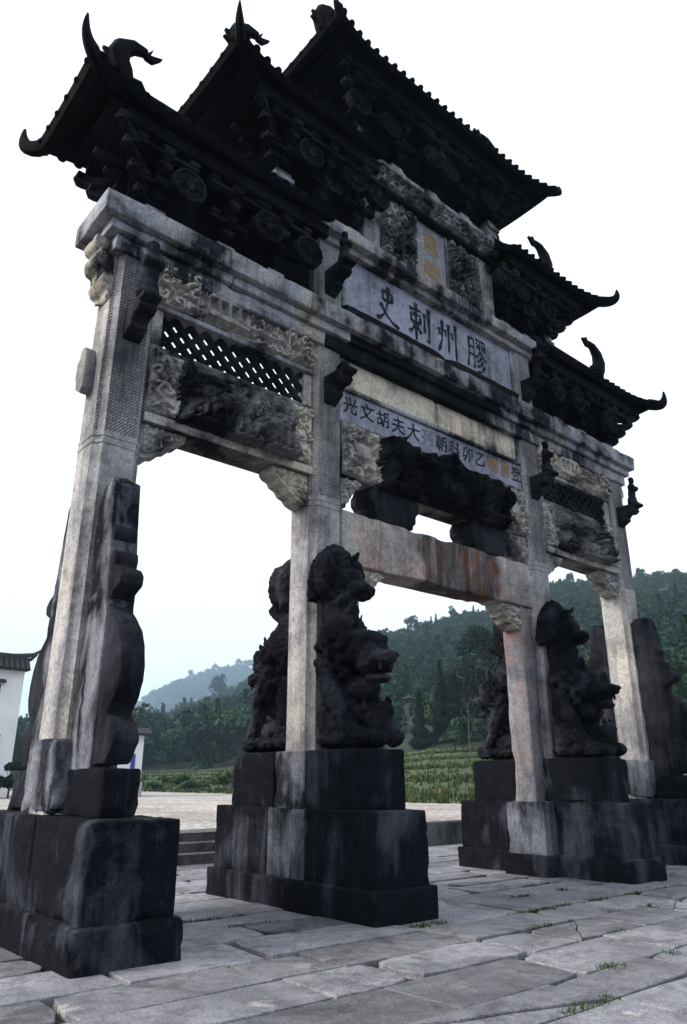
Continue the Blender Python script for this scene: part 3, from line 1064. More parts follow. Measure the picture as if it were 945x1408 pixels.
# drum buttresses of the outer pillars -----------------------------------
prof = [(-.50, 3.66), (-.53, 3.60), (-.57, 3.18), (-.63, 3.12), (-.63, 3.07), (-.56, 3.00), (-.58, 2.96), (-.67, 2.93), (-.69, 2.86), (-.67, 2.80), (-.77, 2.76), (-.825, 2.70), (-.81, 2.62), (-.70, 2.57),
        (-.63, 2.51), (-.66, 2.44), (-.76, 2.36), (-.88, 2.25), (-.95, 2.12), (-.985, 1.96), (-.98, 1.84), (-.93, 1.72), (-.84, 1.63), (-.84, 1.59), (-.93, 1.54), (-1.0, 1.48), (-1.0, 1.40), (-.93, 1.30), (-.88, 1.24), (-.88, H2 + .34), (-.88, 1.20)]
for px in (PX[0], PX[3]):
    for s in (-1, 1):
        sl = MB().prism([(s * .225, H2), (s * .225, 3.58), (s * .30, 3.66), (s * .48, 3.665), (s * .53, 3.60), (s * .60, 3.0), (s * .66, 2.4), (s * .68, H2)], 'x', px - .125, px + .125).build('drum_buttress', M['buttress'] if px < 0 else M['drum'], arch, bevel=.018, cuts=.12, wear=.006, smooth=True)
        pp = [(-s * y, z) for y, z in prof[:29]] + [(s * .40, 1.22), (s * .40, 3.60)]
        MB().prism(pp, 'x', px - .105, px + .105).build('drum_stone', M['drum'], sl, bevel=.022, cuts=.1, wear=.005, smooth=True)
        box('drum_foot', M['plinth'], sl, (px - .15, px + .15, min(s * .30, s * 1.0), max(s * .30, s * 1.0), H2 - .01, 1.215), .025, cuts=.1, wear=.006, smooth=True)
        # raised round drum face on each side
        for q in (-1,) if px > 0 else ():
            MB().lathe([(.30, 0), (.30, .010), (.27, .02), (.25, .011), (.05, .012)], n=36, ax='x').build('drum_face', M['drum'], sl, (px + q * .100, s * .68, 1.98)).scale = (q, 1, 1.05)

# side bays ------------------------------------------------------------
def queti(parent, x, z, w, h, dirn, y0, y1, mat, seed):
    """carved spandrel bracket in the corner between pillar and beam"""
    pts = [(0, 0), (w, 0), (w, -.06), (w * .93, -.10), (w * .80, -.12), (w * .74, -.17), (w * .58, -.20), (w * .5, -.26), (w * .36, -.28), (w * .28, -h + .03), (w * .12, -h), (0, -h)]
    pp = [(x + dirn * a, z + b * 1) for a, b in pts]
    o = MB().prism(pp, 'y', y0, y1).build('spandrel_bracket', mat, parent, bevel=.008)
    # carved face
    xa, xb = (x + .02, x + w * .96) if dirn > 0 else (x - w * .96, x - .02)
    Hm = scroll(xa, xb, z - h + .02, z - .02, .05, seed, .009, .09)
    ny, nx = Hm.shape
    X, Z = np.meshgrid(np.linspace(0, 1, nx), np.linspace(0, 1, ny))
    U = X if dirn > 0 else 1 - X
    lim = 1 - Z                       # depth below the beam, 0..1
    prof_ = np.interp(U, [a / w for a, b in pts[1:]][::-1], [-b / h for a, b in pts[1:]][::-1])
    Hm = np.where(lim < prof_ - .1, Hm, -.012)
    relief_sheet('carving', M['relief'], o, xa, xb, z - h + .02, z - .02, y0, Hm)
    return o


for sd in (-1, 1):
    xa, xb = sorted((sd * (4.59 - PH + .01), sd * (2.05 + PH - .01)))
    seed = 300 if sd < 0 else 340
    # lower beam with beasts
    bm_ = box('carved_beam', M['relief_dark'], arch, (xa, xb, -.19, .19, 4.42, 5.27), .015)
    box('beam_fillet', M['relief'], bm_, (xa + .004, xb - .004, -.215, -.186, 4.425, 4.52), .008)
    relief_sheet('carving', M['relief'], bm_, xa + .02, xa + .36, 4.55, 5.24, -.19, scroll(xa, xa + .34, 4.55, 5.24, .06, seed, wl=.13))
    relief_sheet('carving', M['relief'], bm_, xb - .32, xb - .02, 4.55, 5.24, -.19, scroll(xb - .3, xb, 4.55, 5.24, .06, seed + 1, wl=.13))
    relief_sheet('beast_carving', M['relief_dark'], bm_, xa + .33, xb - .28, 4.50, 5.26, -.19, taper_top(beasts(xa + .33, xb - .28, 4.50, 5.26, .26, seed + 2)))
    # openwork lattice
    lt = MB()
    z0, z1 = 5.32, 5.73
    step = .185
    xl, xr = xa + .12, xb - .12
    k = xl - (z1 - z0)
    bw = .033
    while k < xr + .1:
        for dr in (1, -1):
            a0 = k if dr > 0 else k + (z1 - z0)
            # clip the bar to the frame
            ts = [0, 1]
            x0_, x1_ = a0, a0 + dr * (z1 - z0)
            t0, t1 = 0., 1.
            for lim_, sg in ((xl, 1), (xr, -1)):
                f0, f1 = sg * (x0_ - lim_), sg * (x1_ - lim_)
                if f0 < 0 and f1 < 0: t0, t1 = 1, 0; break
                if f0 < 0: t0 = max(t0, f0 / (f0 - f1))
                elif f1 < 0: t1 = min(t1, f0 / (f0 - f1))
            if t1 - t0 > .08:
                p0 = (x0_ + (x1_ - x0_) * t0, z0 + (z1 - z0) * t0); p1 = (x0_ + (x1_ - x0_) * t1, z0 + (z1 - z0) * t1)
                d = Vector((p1[0] - p0[0], p1[1] - p0[1])).normalized(); nn = Vector((-d.y, d.x)) * bw
                lt.prism([(p0[0] - nn.x, p0[1] - nn.y), (p1[0] - nn.x, p1[1] - nn.y), (p1[0] + nn.x, p1[1] + nn.y), (p0[0] + nn.x, p0[1] + nn.y)], 'y', -.135 + .004 * dr, -.085 + .004 * dr)
        k += step
    lat = lt.build('lattice_screen', M['bracket'], arch)
    for a_, b_ in ((xa, xl), (xr, xb)):
        box('lattice_stile', M['relief'], lat, (a_, b_, -.165, .05, 5.27, 5.76), .01)
    box('lattice_sill', M['relief_dark'], lat, (xa, xb, -.17, .05, 5.262, 5.315), .01)
    # moulding, frieze
    box('moulding', M['cornice'], arch, (xa, xb, -.205, -.02, 5.735, 5.80), .02)
    fz = box('frieze', M['relief'], arch, (xa, xb, -.17, -.03, 5.795, 6.32), .01)
    relief_sheet('carving', M['relief'], fz, xa + .01, xb - .01, 5.81, 6.29, -.17, frieze(xa, xb, 5.81, 6.29, .11, seed + 9))
    for (x, dr) in ((xa + .01, 1), (xb - .01, -1)):
        queti(arch, x, 4.425, .5, .36, dr, -.13, .13, M['relief'], seed + 12 + dr)


# cornices ------------------------------------------------------------
def cornice(name, xh, z, parts, mat, mats=None):
    """stack of mouldings, (z0,z1,half depth,half width)"""
    root = empty(name, (0, 0, 0), arch)
    for j, (z0, z1, yh, w) in enumerate(parts):
        # cut the long course into stones with fine joints
        xs = [-w]
        r = random.Random(int(z0 * 100) + j)
        while xs[-1] < w - 1.9: xs.append(xs[-1] + r.uniform(1.2, 1.9))
        xs.append(w)
        for a, b in zip(xs, xs[1:]):
            m_ = mats(j, (a + b) / 2) if mats else mat
            box('cornice_stone', m_, root, (a + .002, b - .002, -yh, yh, z0 + .001, z1 - .001), .014, wear=.003, cuts=.25, smooth=True)
    return root


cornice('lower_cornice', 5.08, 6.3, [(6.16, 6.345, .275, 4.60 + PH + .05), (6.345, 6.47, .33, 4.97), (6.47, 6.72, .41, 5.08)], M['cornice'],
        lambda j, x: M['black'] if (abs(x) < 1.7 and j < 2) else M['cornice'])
cornice('upper_cornice', 2.62, 7.8, [(7.75, 7.86, .29, 2.48), (7.86, 8.05, .39, 2.62)], M['cornice'])
# carved consoles beneath the overhanging ends
for sd in (-1, 1):
    pp = [(4.81, 6.33), (5.03, 6.33), (5.05, 6.28), (5.02, 6.22), (4.97, 6.20), (4.98, 6.14), (5.03, 6.10), (5.035, 6.04), (4.99, 5.99), (4.94, 5.97), (4.93, 5.88), (4.95, 5.82), (4.91, 5.75), (4.86, 5.72), (4.85, 5.64), (4.81, 5.62)]
    MB().prism([(sd * a, z) for a, z in pp], 'y', -.16, .16).build('end_console', M['relief'], arch, bevel=.02, cuts=.05, wear=.012, smooth=True)

for sd in (-1, 1):
    pp = [(.0, 4.70), (.05, 4.62), (.11, 4.66), (.19, 4.71), (.20, 4.80), (.235, 4.84), (.225, 5.02), (.17, 5.05), (.15, 5.12), (.09, 5.16), (.03, 5.12), (.0, 5.02)]
    MB().prism(pp, 'x', *sorted((sd * 4.82, sd * 4.93))).build('side_boss', M['pillar_plain'], arch, bevel=.02, smooth=True)

# central bay ------------------------------------------------------------
XI = 2.05 - PH + .01           # inner face of the inner pillars
lin = box('lintel', M['lintel'], arch, (-XI, XI, -.20, .20, 3.47, 4.12), .018, cuts=.2, wear=.005, smooth=True)
for sd in (-1, 1):
    xa, xb = sorted((sd * XI, sd * 1.53))
    box('door_jamb', M['jamb'], arch, (xa, xb, -.17, .17, H2 - .01, 3.472), .018, cuts=.2, wear=.005, smooth=True)
    queti(arch, sd * 1.535, 3.472, .42, .33, -sd, -.13, .13, M['relief'], 420 + sd)
    queti(arch, sd * XI, 4.56, .36, .42, -sd, -.15, .15, M['relief_dark'], 440 + sd)
    # lotus blocks between lintel and beam
    c = sd * .93
    pp = [(c - .30, 4.11), (c + .30, 4.11), (c + .31, 4.17), (c + .36, 4.21), (c + .36, 4.30), (c + .42, 4.36), (c + .42, 4.46), (c + .36, 4.565), (c - .36, 4.565), (c - .42, 4.46), (c - .42, 4.36), (c - .36, 4.30), (c - .36, 4.21), (c - .31, 4.17)]
    MB().prism(pp, 'y', -.20, .20).build('lotus_block', M['drum'], arch, bevel=.02, smooth=True)
cb = box('carved_beam', M['relief_dark'], arch, (-XI, XI, -.19, .19, 4.55, 5.30), .012)
relief_sheet('medallion', M['relief'], cb, -XI + .01, -1.2, 4.57, 5.27, -.19, medallion(-XI, -1.2, 4.57, 5.27, .08, 500))
relief_sheet('medallion', M['relief'], cb, 1.2, XI - .01, 4.57, 5.27, -.19, medallion(1.2, XI, 4.57, 5.27, .08, 504))


def beast_mass(seed):
    x0, x1, z0, z1 = -1.28, 1.28, 4.52, 5.42
    H = beasts(x0, x1, z0, z1, .21, seed, 4)
    ny, nx = H.shape
    X, Z = np.meshgrid(np.linspace(x0, x1, nx), np.linspace(z0, z1, ny))
    top = 5.30 - .22 * np.clip(np.abs(X) - .75, 0, 1) + .06 * np.sin(X * 5.5 + 1) + .035 * np.sin(X * 13)
    edge = sstep(top - Z, 0, .07) * sstep(1.24 + .05 * np.sin(Z * 17) - np.abs(X), 0, .07)
    return np.where(edge > .01, (H + .07) * edge + .006, -.015)


relief_sheet('beast_carving', M['lion'], cb, -1.28, 1.28, 4.52, 5.42, -.19, beast_mass(77))

# panel with the small inscription
ip = box('inscription_panel', M['panel'], arch, (-XI, XI, -.165, .165, 5.295, 5.715), .008)
box('moulding', M['cornice'], arch, (-XI, XI, -.205, .205, 5.715, 5.765), .015)
# two plain panels in a frame
for (a, b) in ((-XI, -.05), (-.045, XI)):
    box('plain_panel', M['warm_panel'], arch, (a, b, -.145, .145, 5.76, 6.205), .01)
    pb = MB()
    a2, b2 = a + (.08 if a < -1 else .03), b - (.08 if b > 1 else .03)
    pts = []
    for (cx, cz, s0) in ((b2 - .05, 6.13, 0), (a2 + .05, 6.13, 1), (a2 + .05, 5.84, 2), (b2 - .05, 5.84, 3)):
        for q in range(4):
            an = (s0 + q / 3) * math.pi / 2
            pts.append((cx + .05 * math.cos(an), cz + .05 * math.sin(an)))
    pb.prism(pts, 'y', -.165, -.14).build('raised_field', M['warm_panel'], bpy.data.objects[[o.name for o in bpy.data.objects if o.name.startswith('plain_panel')][-1]], bevel=.008)
for sd in (-1, 1):
    xa, xb = sorted((sd * XI, sd * (XI - .07)))
    box('panel_stile', M['cornice'], arch, (xa, xb, -.185, .185, 5.767, 6.17), .01)
sf = box('black_frieze', M['black'], arch, (-XI, XI, -.26, .26, 6.20, 6.34), .02)  # strip in the black stone across the central bay, below the ledge

# upper storey: short pillars, main inscription ---------------------------
for sd in (-1, 1):
    MB().prism(pillar_prof(PH, .05), 'z', 6.70, 7.76).build('upper_pillar', M['pillar_plain'], arch, (sd * 2.05, 0, 0), smooth=True)
box('black_moulding', M['black'], arch, (-XI, XI, -.29, .29, 6.715, 6.93), .02, wear=.006, cuts=.12, smooth=True)
mp = box('main_inscription_panel', M['panel'], arch, (-XI, XI, -.185, .185, 6.92, 7.755), .01)
for sd in (-1, 1):
    xa, xb = sorted((sd * XI, sd * (XI - .06)))
    box('panel_stile', M['cornice'], mp, (xa, xb, -.215, .215, 6.932, 7.748), .01)

# top storey
box('core_wall', M['bracket'], arch, (-1.62, 1.62, -.12, .12, 8.04, 9.72), .01)
for sd in (-1, 1):
    box('top_pillar', M['cornice'], arch, (sd * 1.29 - .16, sd * 1.29 + .16, -.22, .22, 8.045, 9.25), .02)
    xa, xb = sorted((sd * .36, sd * 1.10))
    dp = box('dragon_panel', M['relief_dark'], arch, (xa, xb, -.16, .16, 8.10, 9.23), .01)
    relief_sheet('carving', M['relief_dark'], dp, xa + .03, xb - .03, 8.16, 9.20, -.16, np.maximum(scroll(xa + .03, xb - .03, 8.16, 9.2, .10, 520 + sd, wl=.12), 0))
pq = box('edict_plaque', M['plaque'], arch, (-.33, .33, -.175, .175, 8.10, 9.24), .012)
box('plaque_frame', M['cornice'], pq, (-.37, -.315, -.20, .20, 8.09, 9.235), .01)
box('plaque_frame', M['cornice'], pq, (.315, .37, -.20, .20, 8.09, 9.235), .01)
tb = box('carved_beam', M['black'], arch, (-1.42, 1.42, -.30, .30, 9.23, 9.66), .03)
relief_sheet('carving', M['relief_dark'], tb, -1.38, 1.38, 9.29, 9.63, -.30, scroll(-1.38, 1.38, 9.29, 9.63, .08, 540, wl=.12))
box('top_cap', M['cornice'], arch, (-1.5, 1.5, -.33, .33, 9.655, 9.74), .02)
for sd in (-1, 1):
    xa, xb = sorted((sd * 1.36, sd * 1.72))
    box('corner_pier', M['cornice'], arch, (xa, xb, -.26, .26, 9.6, 10.02), .03)
    xa, xb = sorted((sd * 2.45, sd * 3.05))
    box('corner_pier', M['drum'], arch, (xa, xb, -.26, .26, 8.045, 8.35), .03)


# eaves ------------------------------------------------------------
def horn(pts, rads, parent):
    b = MB().tube(pts, rads, 8, squash=.55)
    return b.build('eave_horn', M['roof'], parent, smooth=True)


def fish(parent, loc, sc, flip):
    """ridge-end dragon fish: curled body, open jaw on the ridge, forked tail up"""
    root = MB()
    pts = [(-.02, 0, -.08), (.02, 0, .04), (.06, 0, .15), (.03, 0, .27), (-.06, 0, .35), (-.16, 0, .37)]
    root.tube(pts, [.085, .10, .095, .08, .06, .04], 8, squash=.8)
    root.prism([(-.14, .33), (-.21, .44), (-.19, .36), (-.29, .40), (-.22, .31), (-.16, .31)], 'y', -.02, .02)
    root.prism([(.10, .02), (.19, .08), (.14, .10), (.18, .17), (.11, .19)], 'y', -.015, .015)
    root.tube([(-.05, 0, -.02), (-.14, 0, .01), (-.18, 0, -.03)], [.05, .04, .02], 6)
    o = root.build('ridge_fish', M['roof'], parent, loc, smooth=True)
    o.scale = (sc * flip, sc, sc)
    return o


def roof(x_in, x_out, d, ze, rise, hip, horn_tip, both=False, fishes=True):
    """one hipped eave: runs from x_in to x_out; x_out is the free end (both = free at x_in too)"""
    root = empty('tiled_eave', (0, 0, 0), arch)
    sg = 1 if x_out > x_in else -1
    def end_t(x):          # 0 in the middle, 1 at a free corner
        t = max(0, 1 - abs(x_out - x) / .9)
        if both: t = max(t, 1 - abs(x - x_in) / .9)
        return t
    rr = .05
    def P(x, s, side):
        """x at the eave, s up the slope"""
        t = end_t(x)
        xo = x
        # squeeze towards the hip
        lo, hi = (x_in, x_out)
        if both:
            m_ = (lo + hi) / 2; hl = abs(hi - lo) / 2
            xo = m_ + (x - m_) * (hl - hip * s) / hl
        else:
            xo = lo + (x - lo) * (abs(hi - lo) - hip * s) / abs(hi - lo)
        dd = d + .15 * t ** 2
        return Vector((xo, side * (dd * (1 - s) + .07 * s), ze - .02 + .03 * t ** 2.5 * (1 - s) + rise * (max(s, 0) ** 1.5 + min(s, 0) * .4)))
    n = 28; m = 6
    xs = np.linspace(x_in, x_out, n)
    for side in (-1, 1):
        V = [P(x, s, side) for x in xs for s in np.linspace(0, 1, m)]
        F = [(i * m + j, i * m + j + 1, (i + 1) * m + j + 1, (i + 1) * m + j) for i in range(n - 1) for j in range(m - 1)]
        o = MB().add(V, F).build('roof_slope', M['roof'], root)
        md = o.modifiers.new('thickness', 'SOLIDIFY'); md.thickness = .09; md.offset = 0
        # tile rows
        L = abs(x_out - x_in); k = int(L / .178)
        for q in range(k):
            x = x_in + (x_out - x_in) * (q + .5) / k
            b = MB(); vs_ = []; mm = 5
            for s in np.linspace(-.03, 1, mm):
                c0 = P(x, s, side); u = Vector((1, 0, 0)); w = Vector((0, side * .75, .66))
                for an in np.linspace(0, math.pi, 6):
                    vs_.append(c0 + u * math.cos(an) * .05 + w * (math.sin(an) * .05 + .025))
            fs_ = [(r * 6 + j, r * 6 + j + 1, r * 6 + j + 7, r * 6 + j + 6) for r in range(mm - 1) for j in range(5)]
            b.add(vs_, fs_ + [tuple(range(6))])
            # drip disc at the eave end
            c0 = P(x, -.03, side)
            b.add([c0 + Vector((.052 * math.cos(a), side * .012, .02 + .052 * math.sin(a))) for a in np.linspace(0, 2 * math.pi, 10, endpoint=False)], [tuple(range(10))])
            b.build('tile_row', M['roof'], root)
    ends = [(x_out, sg)] + ([(x_in, -sg)] if both else [])
    for xe, s_ in ends:
        # end slope
        ys = np.linspace(-1, 1, 9); V = []
        for yy in ys:
            for s in np.linspace(0, 1, m):
                A = P(xe, s, -1); B = P(xe, s, 1)
                q = A.lerp(B, (yy + 1) / 2)
                q.z -= .05 * (1 - yy * yy) * (1 - s)
                V.append(q)
        F = [(i * m + j, i * m + j + 1, (i + 1) * m + j + 1, (i + 1) * m + j) for i in range(8) for j in range(m - 1)]
        o = MB().add(V, F).build('end_slope', M['roof'], root)
        md = o.modifiers.new('thickness', 'SOLIDIFY'); md.thickness = .09; md.offset = 0
        k = int(2 * d / .2)
        for q in range(k):
            f = (q + .5) / k
            b = MB(); vs_ = []
            for s in np.linspace(-.005, .92, 4):
                c0 = P(xe, s, -1).lerp(P(xe, s, 1), f); c0.z -= .05 * (1 - (2 * f - 1) ** 2) * (1 - s)
                for an in np.linspace(0, math.pi, 6):
                    vs_.append(c0 + Vector((0, math.cos(an) * .045, 0)) + Vector((s_ * .75, 0, .66)) * (math.sin(an) * .03 + .02))
            b.add(vs_, [(r * 6 + j, r * 6 + j + 1, r * 6 + j + 7, r * 6 + j + 6) for r in range(3) for j in range(5)] + [tuple(range(6))])
            b.build('tile_row', M['roof'], root)
        # hips and horns
        for side in (-1, 1):
            tp = Vector((s_ * horn_tip[0], side * horn_tip[1], horn_tip[2]))
            c0 = P(xe, 0, side)
            hipline = [P(xe, s, side) + Vector((0, 0, .05)) for s in (1, .8, .6, .4, .2, .05)]
            MB().tube(hipline, [.04] * 6, 8).build('hip_ridge', M['roof'], root, smooth=True)
            out = (tp - c0); out.z = 0
            en = tp + Vector((0, 0, .05)); ct = c0 + out * 1.12 + Vector((0, 0, -.01)); hp = [P(xe, .16, side)]
            for q in range(8):
                t_ = q / 7
                hp.append(c0 * (1 - t_) ** 2 + ct * (2 * t_ * (1 - t_)) + en * t_ ** 2)
            horn(hp, [.12, .115, .108, .098, .085, .07, .053, .036, .016], root)
    # ridge
    zr = ze - .02 + rise
    xr0 = x_in + (hip * sg if both else 0); xr1 = x_out - hip * sg
    a, b_ = sorted((xr0, xr1))
    rd = MB().box(a - .04, b_ + .04, -.07, .07, zr - .06, zr + .14).box(a - .07, b_ + .07, -.045, .045, zr + .135, zr + .20).build('main_ridge', M['roof'], root, bevel=.015)
    if fishes:
        fish(root, (x_out - (hip + .02) * sg, 0, zr + .26), 1.5, sg)
        if both: fish(root, (x_in + (hip + .02) * sg, 0, zr + .26), 1.5, -sg)
    return root


def disc(parent, x, y, z, r, seed):
    """round carved flower plate"""
    b = MB(); n = 28
    rings = [(0, .05), (.25, .055), (.32, .03), (.55, .05), (.78, .03), (.84, .055), (.98, .05), (1.0, .0), (1.0, -.05)]
    vs_ = []
    for (f, h) in rings:
        for k in range(n):
            a = 2 * math.pi * k / n
            hh = h + (.022 * math.cos(7 * a + seed) if .3 < f < .83 else 0)
            rr_ = f * r * (1 + (.03 * math.cos(14 * a) if f > .9 else 0))
            vs_.append((rr_ * math.cos(a), -hh, rr_ * math.sin(a)))
    fs_ = [(i * n + k, i * n + (k + 1) % n, (i + 1) * n + (k + 1) % n, (i + 1) * n + k) for i in range(len(rings) - 1) for k in range(n)]
    b.add(vs_, fs_ + [tuple(reversed(range((len(rings) - 1) * n, len(rings) * n)))])
    return b.build('carved_disc', M['bracket'], parent, (x, y, z), smooth=True)


def arm(b, p0, dirv, L, w, h):
    """bracket arm: from p0 outwards, underside of the nose cut in two facets"""
    d = Vector(dirv).normalized(); sd_ = Vector((-d.y, d.x, 0))
    pf = [(0, 0), (L - .16, 0), (L - .06, h * .3), (L, h * .62), (L, h), (0, h)]
    vs_ = [Vector(p0) + d * a + Vector((0, 0, c)) + sd_ * s * w / 2 for s in (-1, 1) for a, c in pf]
    n = 6
    fs_ = [(i, n + i, n + (i + 1) % n, (i + 1) % n) for i in range(n)] + [tuple(range(n)), tuple(reversed(range(n, 2 * n)))]
    b.add(vs_, fs_)


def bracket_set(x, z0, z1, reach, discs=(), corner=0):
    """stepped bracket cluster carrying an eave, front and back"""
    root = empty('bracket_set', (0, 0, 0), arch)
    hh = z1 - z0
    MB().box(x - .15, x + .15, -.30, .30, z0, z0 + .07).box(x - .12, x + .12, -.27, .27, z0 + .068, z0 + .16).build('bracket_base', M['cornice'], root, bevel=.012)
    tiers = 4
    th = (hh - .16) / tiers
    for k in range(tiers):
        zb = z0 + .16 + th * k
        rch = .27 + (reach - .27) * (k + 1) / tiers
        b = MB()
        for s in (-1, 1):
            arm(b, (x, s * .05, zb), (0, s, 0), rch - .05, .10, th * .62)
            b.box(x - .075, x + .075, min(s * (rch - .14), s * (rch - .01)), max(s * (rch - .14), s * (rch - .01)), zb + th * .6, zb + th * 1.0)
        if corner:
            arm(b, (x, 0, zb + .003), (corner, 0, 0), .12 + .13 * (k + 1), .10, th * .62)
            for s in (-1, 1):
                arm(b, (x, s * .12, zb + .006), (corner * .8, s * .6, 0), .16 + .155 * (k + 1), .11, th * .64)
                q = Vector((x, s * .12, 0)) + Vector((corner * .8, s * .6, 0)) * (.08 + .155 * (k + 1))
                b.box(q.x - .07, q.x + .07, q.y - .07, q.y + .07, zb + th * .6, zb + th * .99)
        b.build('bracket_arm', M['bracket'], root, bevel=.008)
        if k in (1, 3):
            w = .22 + .05 * k
            for s in (-1, 1):
                c = MB()
                yy = s * (rch - .075)
                c.box(x - w, x + w, yy - .045, yy + .045, zb + th * .30, zb + th * .60)
                c.box(x - w, x - w + .12, yy - .06, yy + .06, zb + th * .6, zb + th * .97)
                c.box(x + w - .12, x + w, yy - .06, yy + .06, zb + th * .6, zb + th * .97)
                c.build('cross_arm', M['bracket'], root, bevel=.008)
    for (dx, dz) in discs:
        for s in (-1,):
            disc(root, dx, -.46, dz, .205, dx * 3)
    return root


def purlin(x0, x1, y, z, mat):
    a, b = sorted((x0, x1))
    p = box('eave_beam', mat, arch, (a, b, -y - .05, -y + .05, z, z + .13), .015)
    box('eave_beam', mat, arch, (a, b, y - .05, y + .05, z, z + .13), .015)


# lowest eaves, over the side bays
for sd in (-1, 1):
    xa, xb = sorted((sd * 2.26, sd * 4.75))
    box('infill_board', M['black'], arch, (xa, xb, -.09, .09, 6.71, 8.0), .01)
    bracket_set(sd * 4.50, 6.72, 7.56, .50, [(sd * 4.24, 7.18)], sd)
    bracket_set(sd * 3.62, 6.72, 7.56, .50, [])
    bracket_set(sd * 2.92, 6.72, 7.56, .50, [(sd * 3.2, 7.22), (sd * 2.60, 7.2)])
    purlin(sd * 2.30, sd * 5.05, .46, 7.57, M['roof'])
    box('soffit', M['roof'], arch, (*sorted((sd * 2.30, sd * 5.2)), -.52, .52, 7.69, 7.735), .01)
    roof(sd * 2.29, sd * 5.52, .62, 7.82, .62, .55, (5.66, .89, 8.07))
    # second eaves
    xa, xb = sorted((sd * 1.46, sd * 3.05))
    box('infill_board', M['black'], arch, (xa, xb, -.09, .09, 8.04, 9.6), .01)
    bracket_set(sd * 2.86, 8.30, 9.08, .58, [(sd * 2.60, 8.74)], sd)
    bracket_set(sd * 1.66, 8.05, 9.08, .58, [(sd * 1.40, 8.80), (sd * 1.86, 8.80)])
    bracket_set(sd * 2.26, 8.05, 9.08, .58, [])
    purlin(sd * 1.46, sd * 3.5, .54, 9.09, M['roof'])
    box('soffit', M['roof'], arch, (*sorted((sd * 1.46, sd * 3.75)), -.60, .60, 9.21, 9.255), .01)
    roof(sd * 1.44, sd * 3.96, .71, 9.36, .68, .5, (4.09, 1.03, 9.55))
# top eave
box('infill_board', M['black'], arch, (-1.6, 1.6, -.09, .09, 9.73, 11.1), .01)
for xx in (-1.52, 0, 1.52):
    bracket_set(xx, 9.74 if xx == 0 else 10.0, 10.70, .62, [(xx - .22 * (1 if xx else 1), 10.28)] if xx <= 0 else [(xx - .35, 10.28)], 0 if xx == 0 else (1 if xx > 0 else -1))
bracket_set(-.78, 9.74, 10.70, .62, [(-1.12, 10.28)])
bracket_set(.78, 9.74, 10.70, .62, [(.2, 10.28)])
purlin(-2.15, 2.15, .58, 10.71, M['roof'])
box('soffit', M['roof'], arch, (-2.3, 2.3, -.66, .66, 10.83, 10.875), .01)
roof(-2.52, 2.52, .80, 10.97, .74, .5, (2.60, .98, 11.06), both=True)


# figures' corbels and figures ---------------------------------------------
def corbel(x, z, s=-1, reach=.64):
    pp = [(s * .225, z), (s * reach, z), (s * (reach + .015), z - .035), (s * (reach - .02), z - .06), (s * (reach - .09), z - .07), (s * (reach - .07), z - .12), (s * (reach - .13), z - .17), (s * .43, z - .16), (s * .38, z - .21), (s * .39, z - .26), (s * .31, z - .30), (s * .225, z - .36)]
    MB().prism(pp, 'x', x - .095, x + .095).build('corbel', M['drum'], arch, bevel=.015, wear=.004, smooth=True)


def blob_mesh(name, ells, voxel, amp=.0, freq=12., tubes=(), sm=1):
    """union of ellipsoids (and tubes) as one continuous skin"""
    bm = bmesh.new()
    for (cx, cy, cz, rx, ry, rz) in ells:
        mt = Matrix.Translation((cx, cy, cz)) @ Matrix.Diagonal((rx, ry, rz, 1))
        bmesh.ops.create_icosphere(bm, subdivisions=2, radius=1, matrix=mt)
    me = bpy.data.meshes.new(name); bm.to_mesh(me); bm.free()
    if tubes:
        t = MB()
        for pts, rads in tubes: t.tube(pts, rads, 8)
        tm = t.mesh(name + 't')
        bm = bmesh.new(); bm.from_mesh(me); bm.from_mesh(tm); bm.to_mesh(me); bm.free()
        bpy.data.meshes.remove(tm)
    o = bpy.data.objects.new(name, me); COL.objects.link(o)
    md = o.modifiers.new('r', 'REMESH'); md.mode = 'VOXEL'; md.voxel_size = voxel
    if sm:
        sm_ = o.modifiers.new('s', 'SMOOTH'); sm_.iterations = sm; sm_.factor = .5
    dg = bpy.context.evaluated_depsgraph_get()
    res = bpy.data.meshes.new_from_object(o.evaluated_get(dg))
    bpy.data.objects.remove(o)
    if amp:
        n = len(res.vertices); co = np.empty(n * 3, np.float32); no = np.empty(n * 3, np.float32)
        res.vertices.foreach_get('co', co); res.vertices.foreach_get('normal', no)
        co = co.reshape(-1, 3); no = no.reshape(-1, 3)
        def _d(c):
            q = Vector(c) * freq; ds_ = noise.voronoi(q + noise.noise_vector(q * .5) * .4)[0]
            return 1.7 * min(ds_[1] - ds_[0], .5) - .45 + .5 * noise.noise(q * 2.1)
        dsp = np.array([_d(c) for c in co.tolist()], np.float32)
        res.vertices.foreach_set('co', (co + no * dsp[:, None] * amp).ravel())
    res.polygons.foreach_set('use_smooth', np.ones(len(res.polygons), bool))
    res.update()
    return res


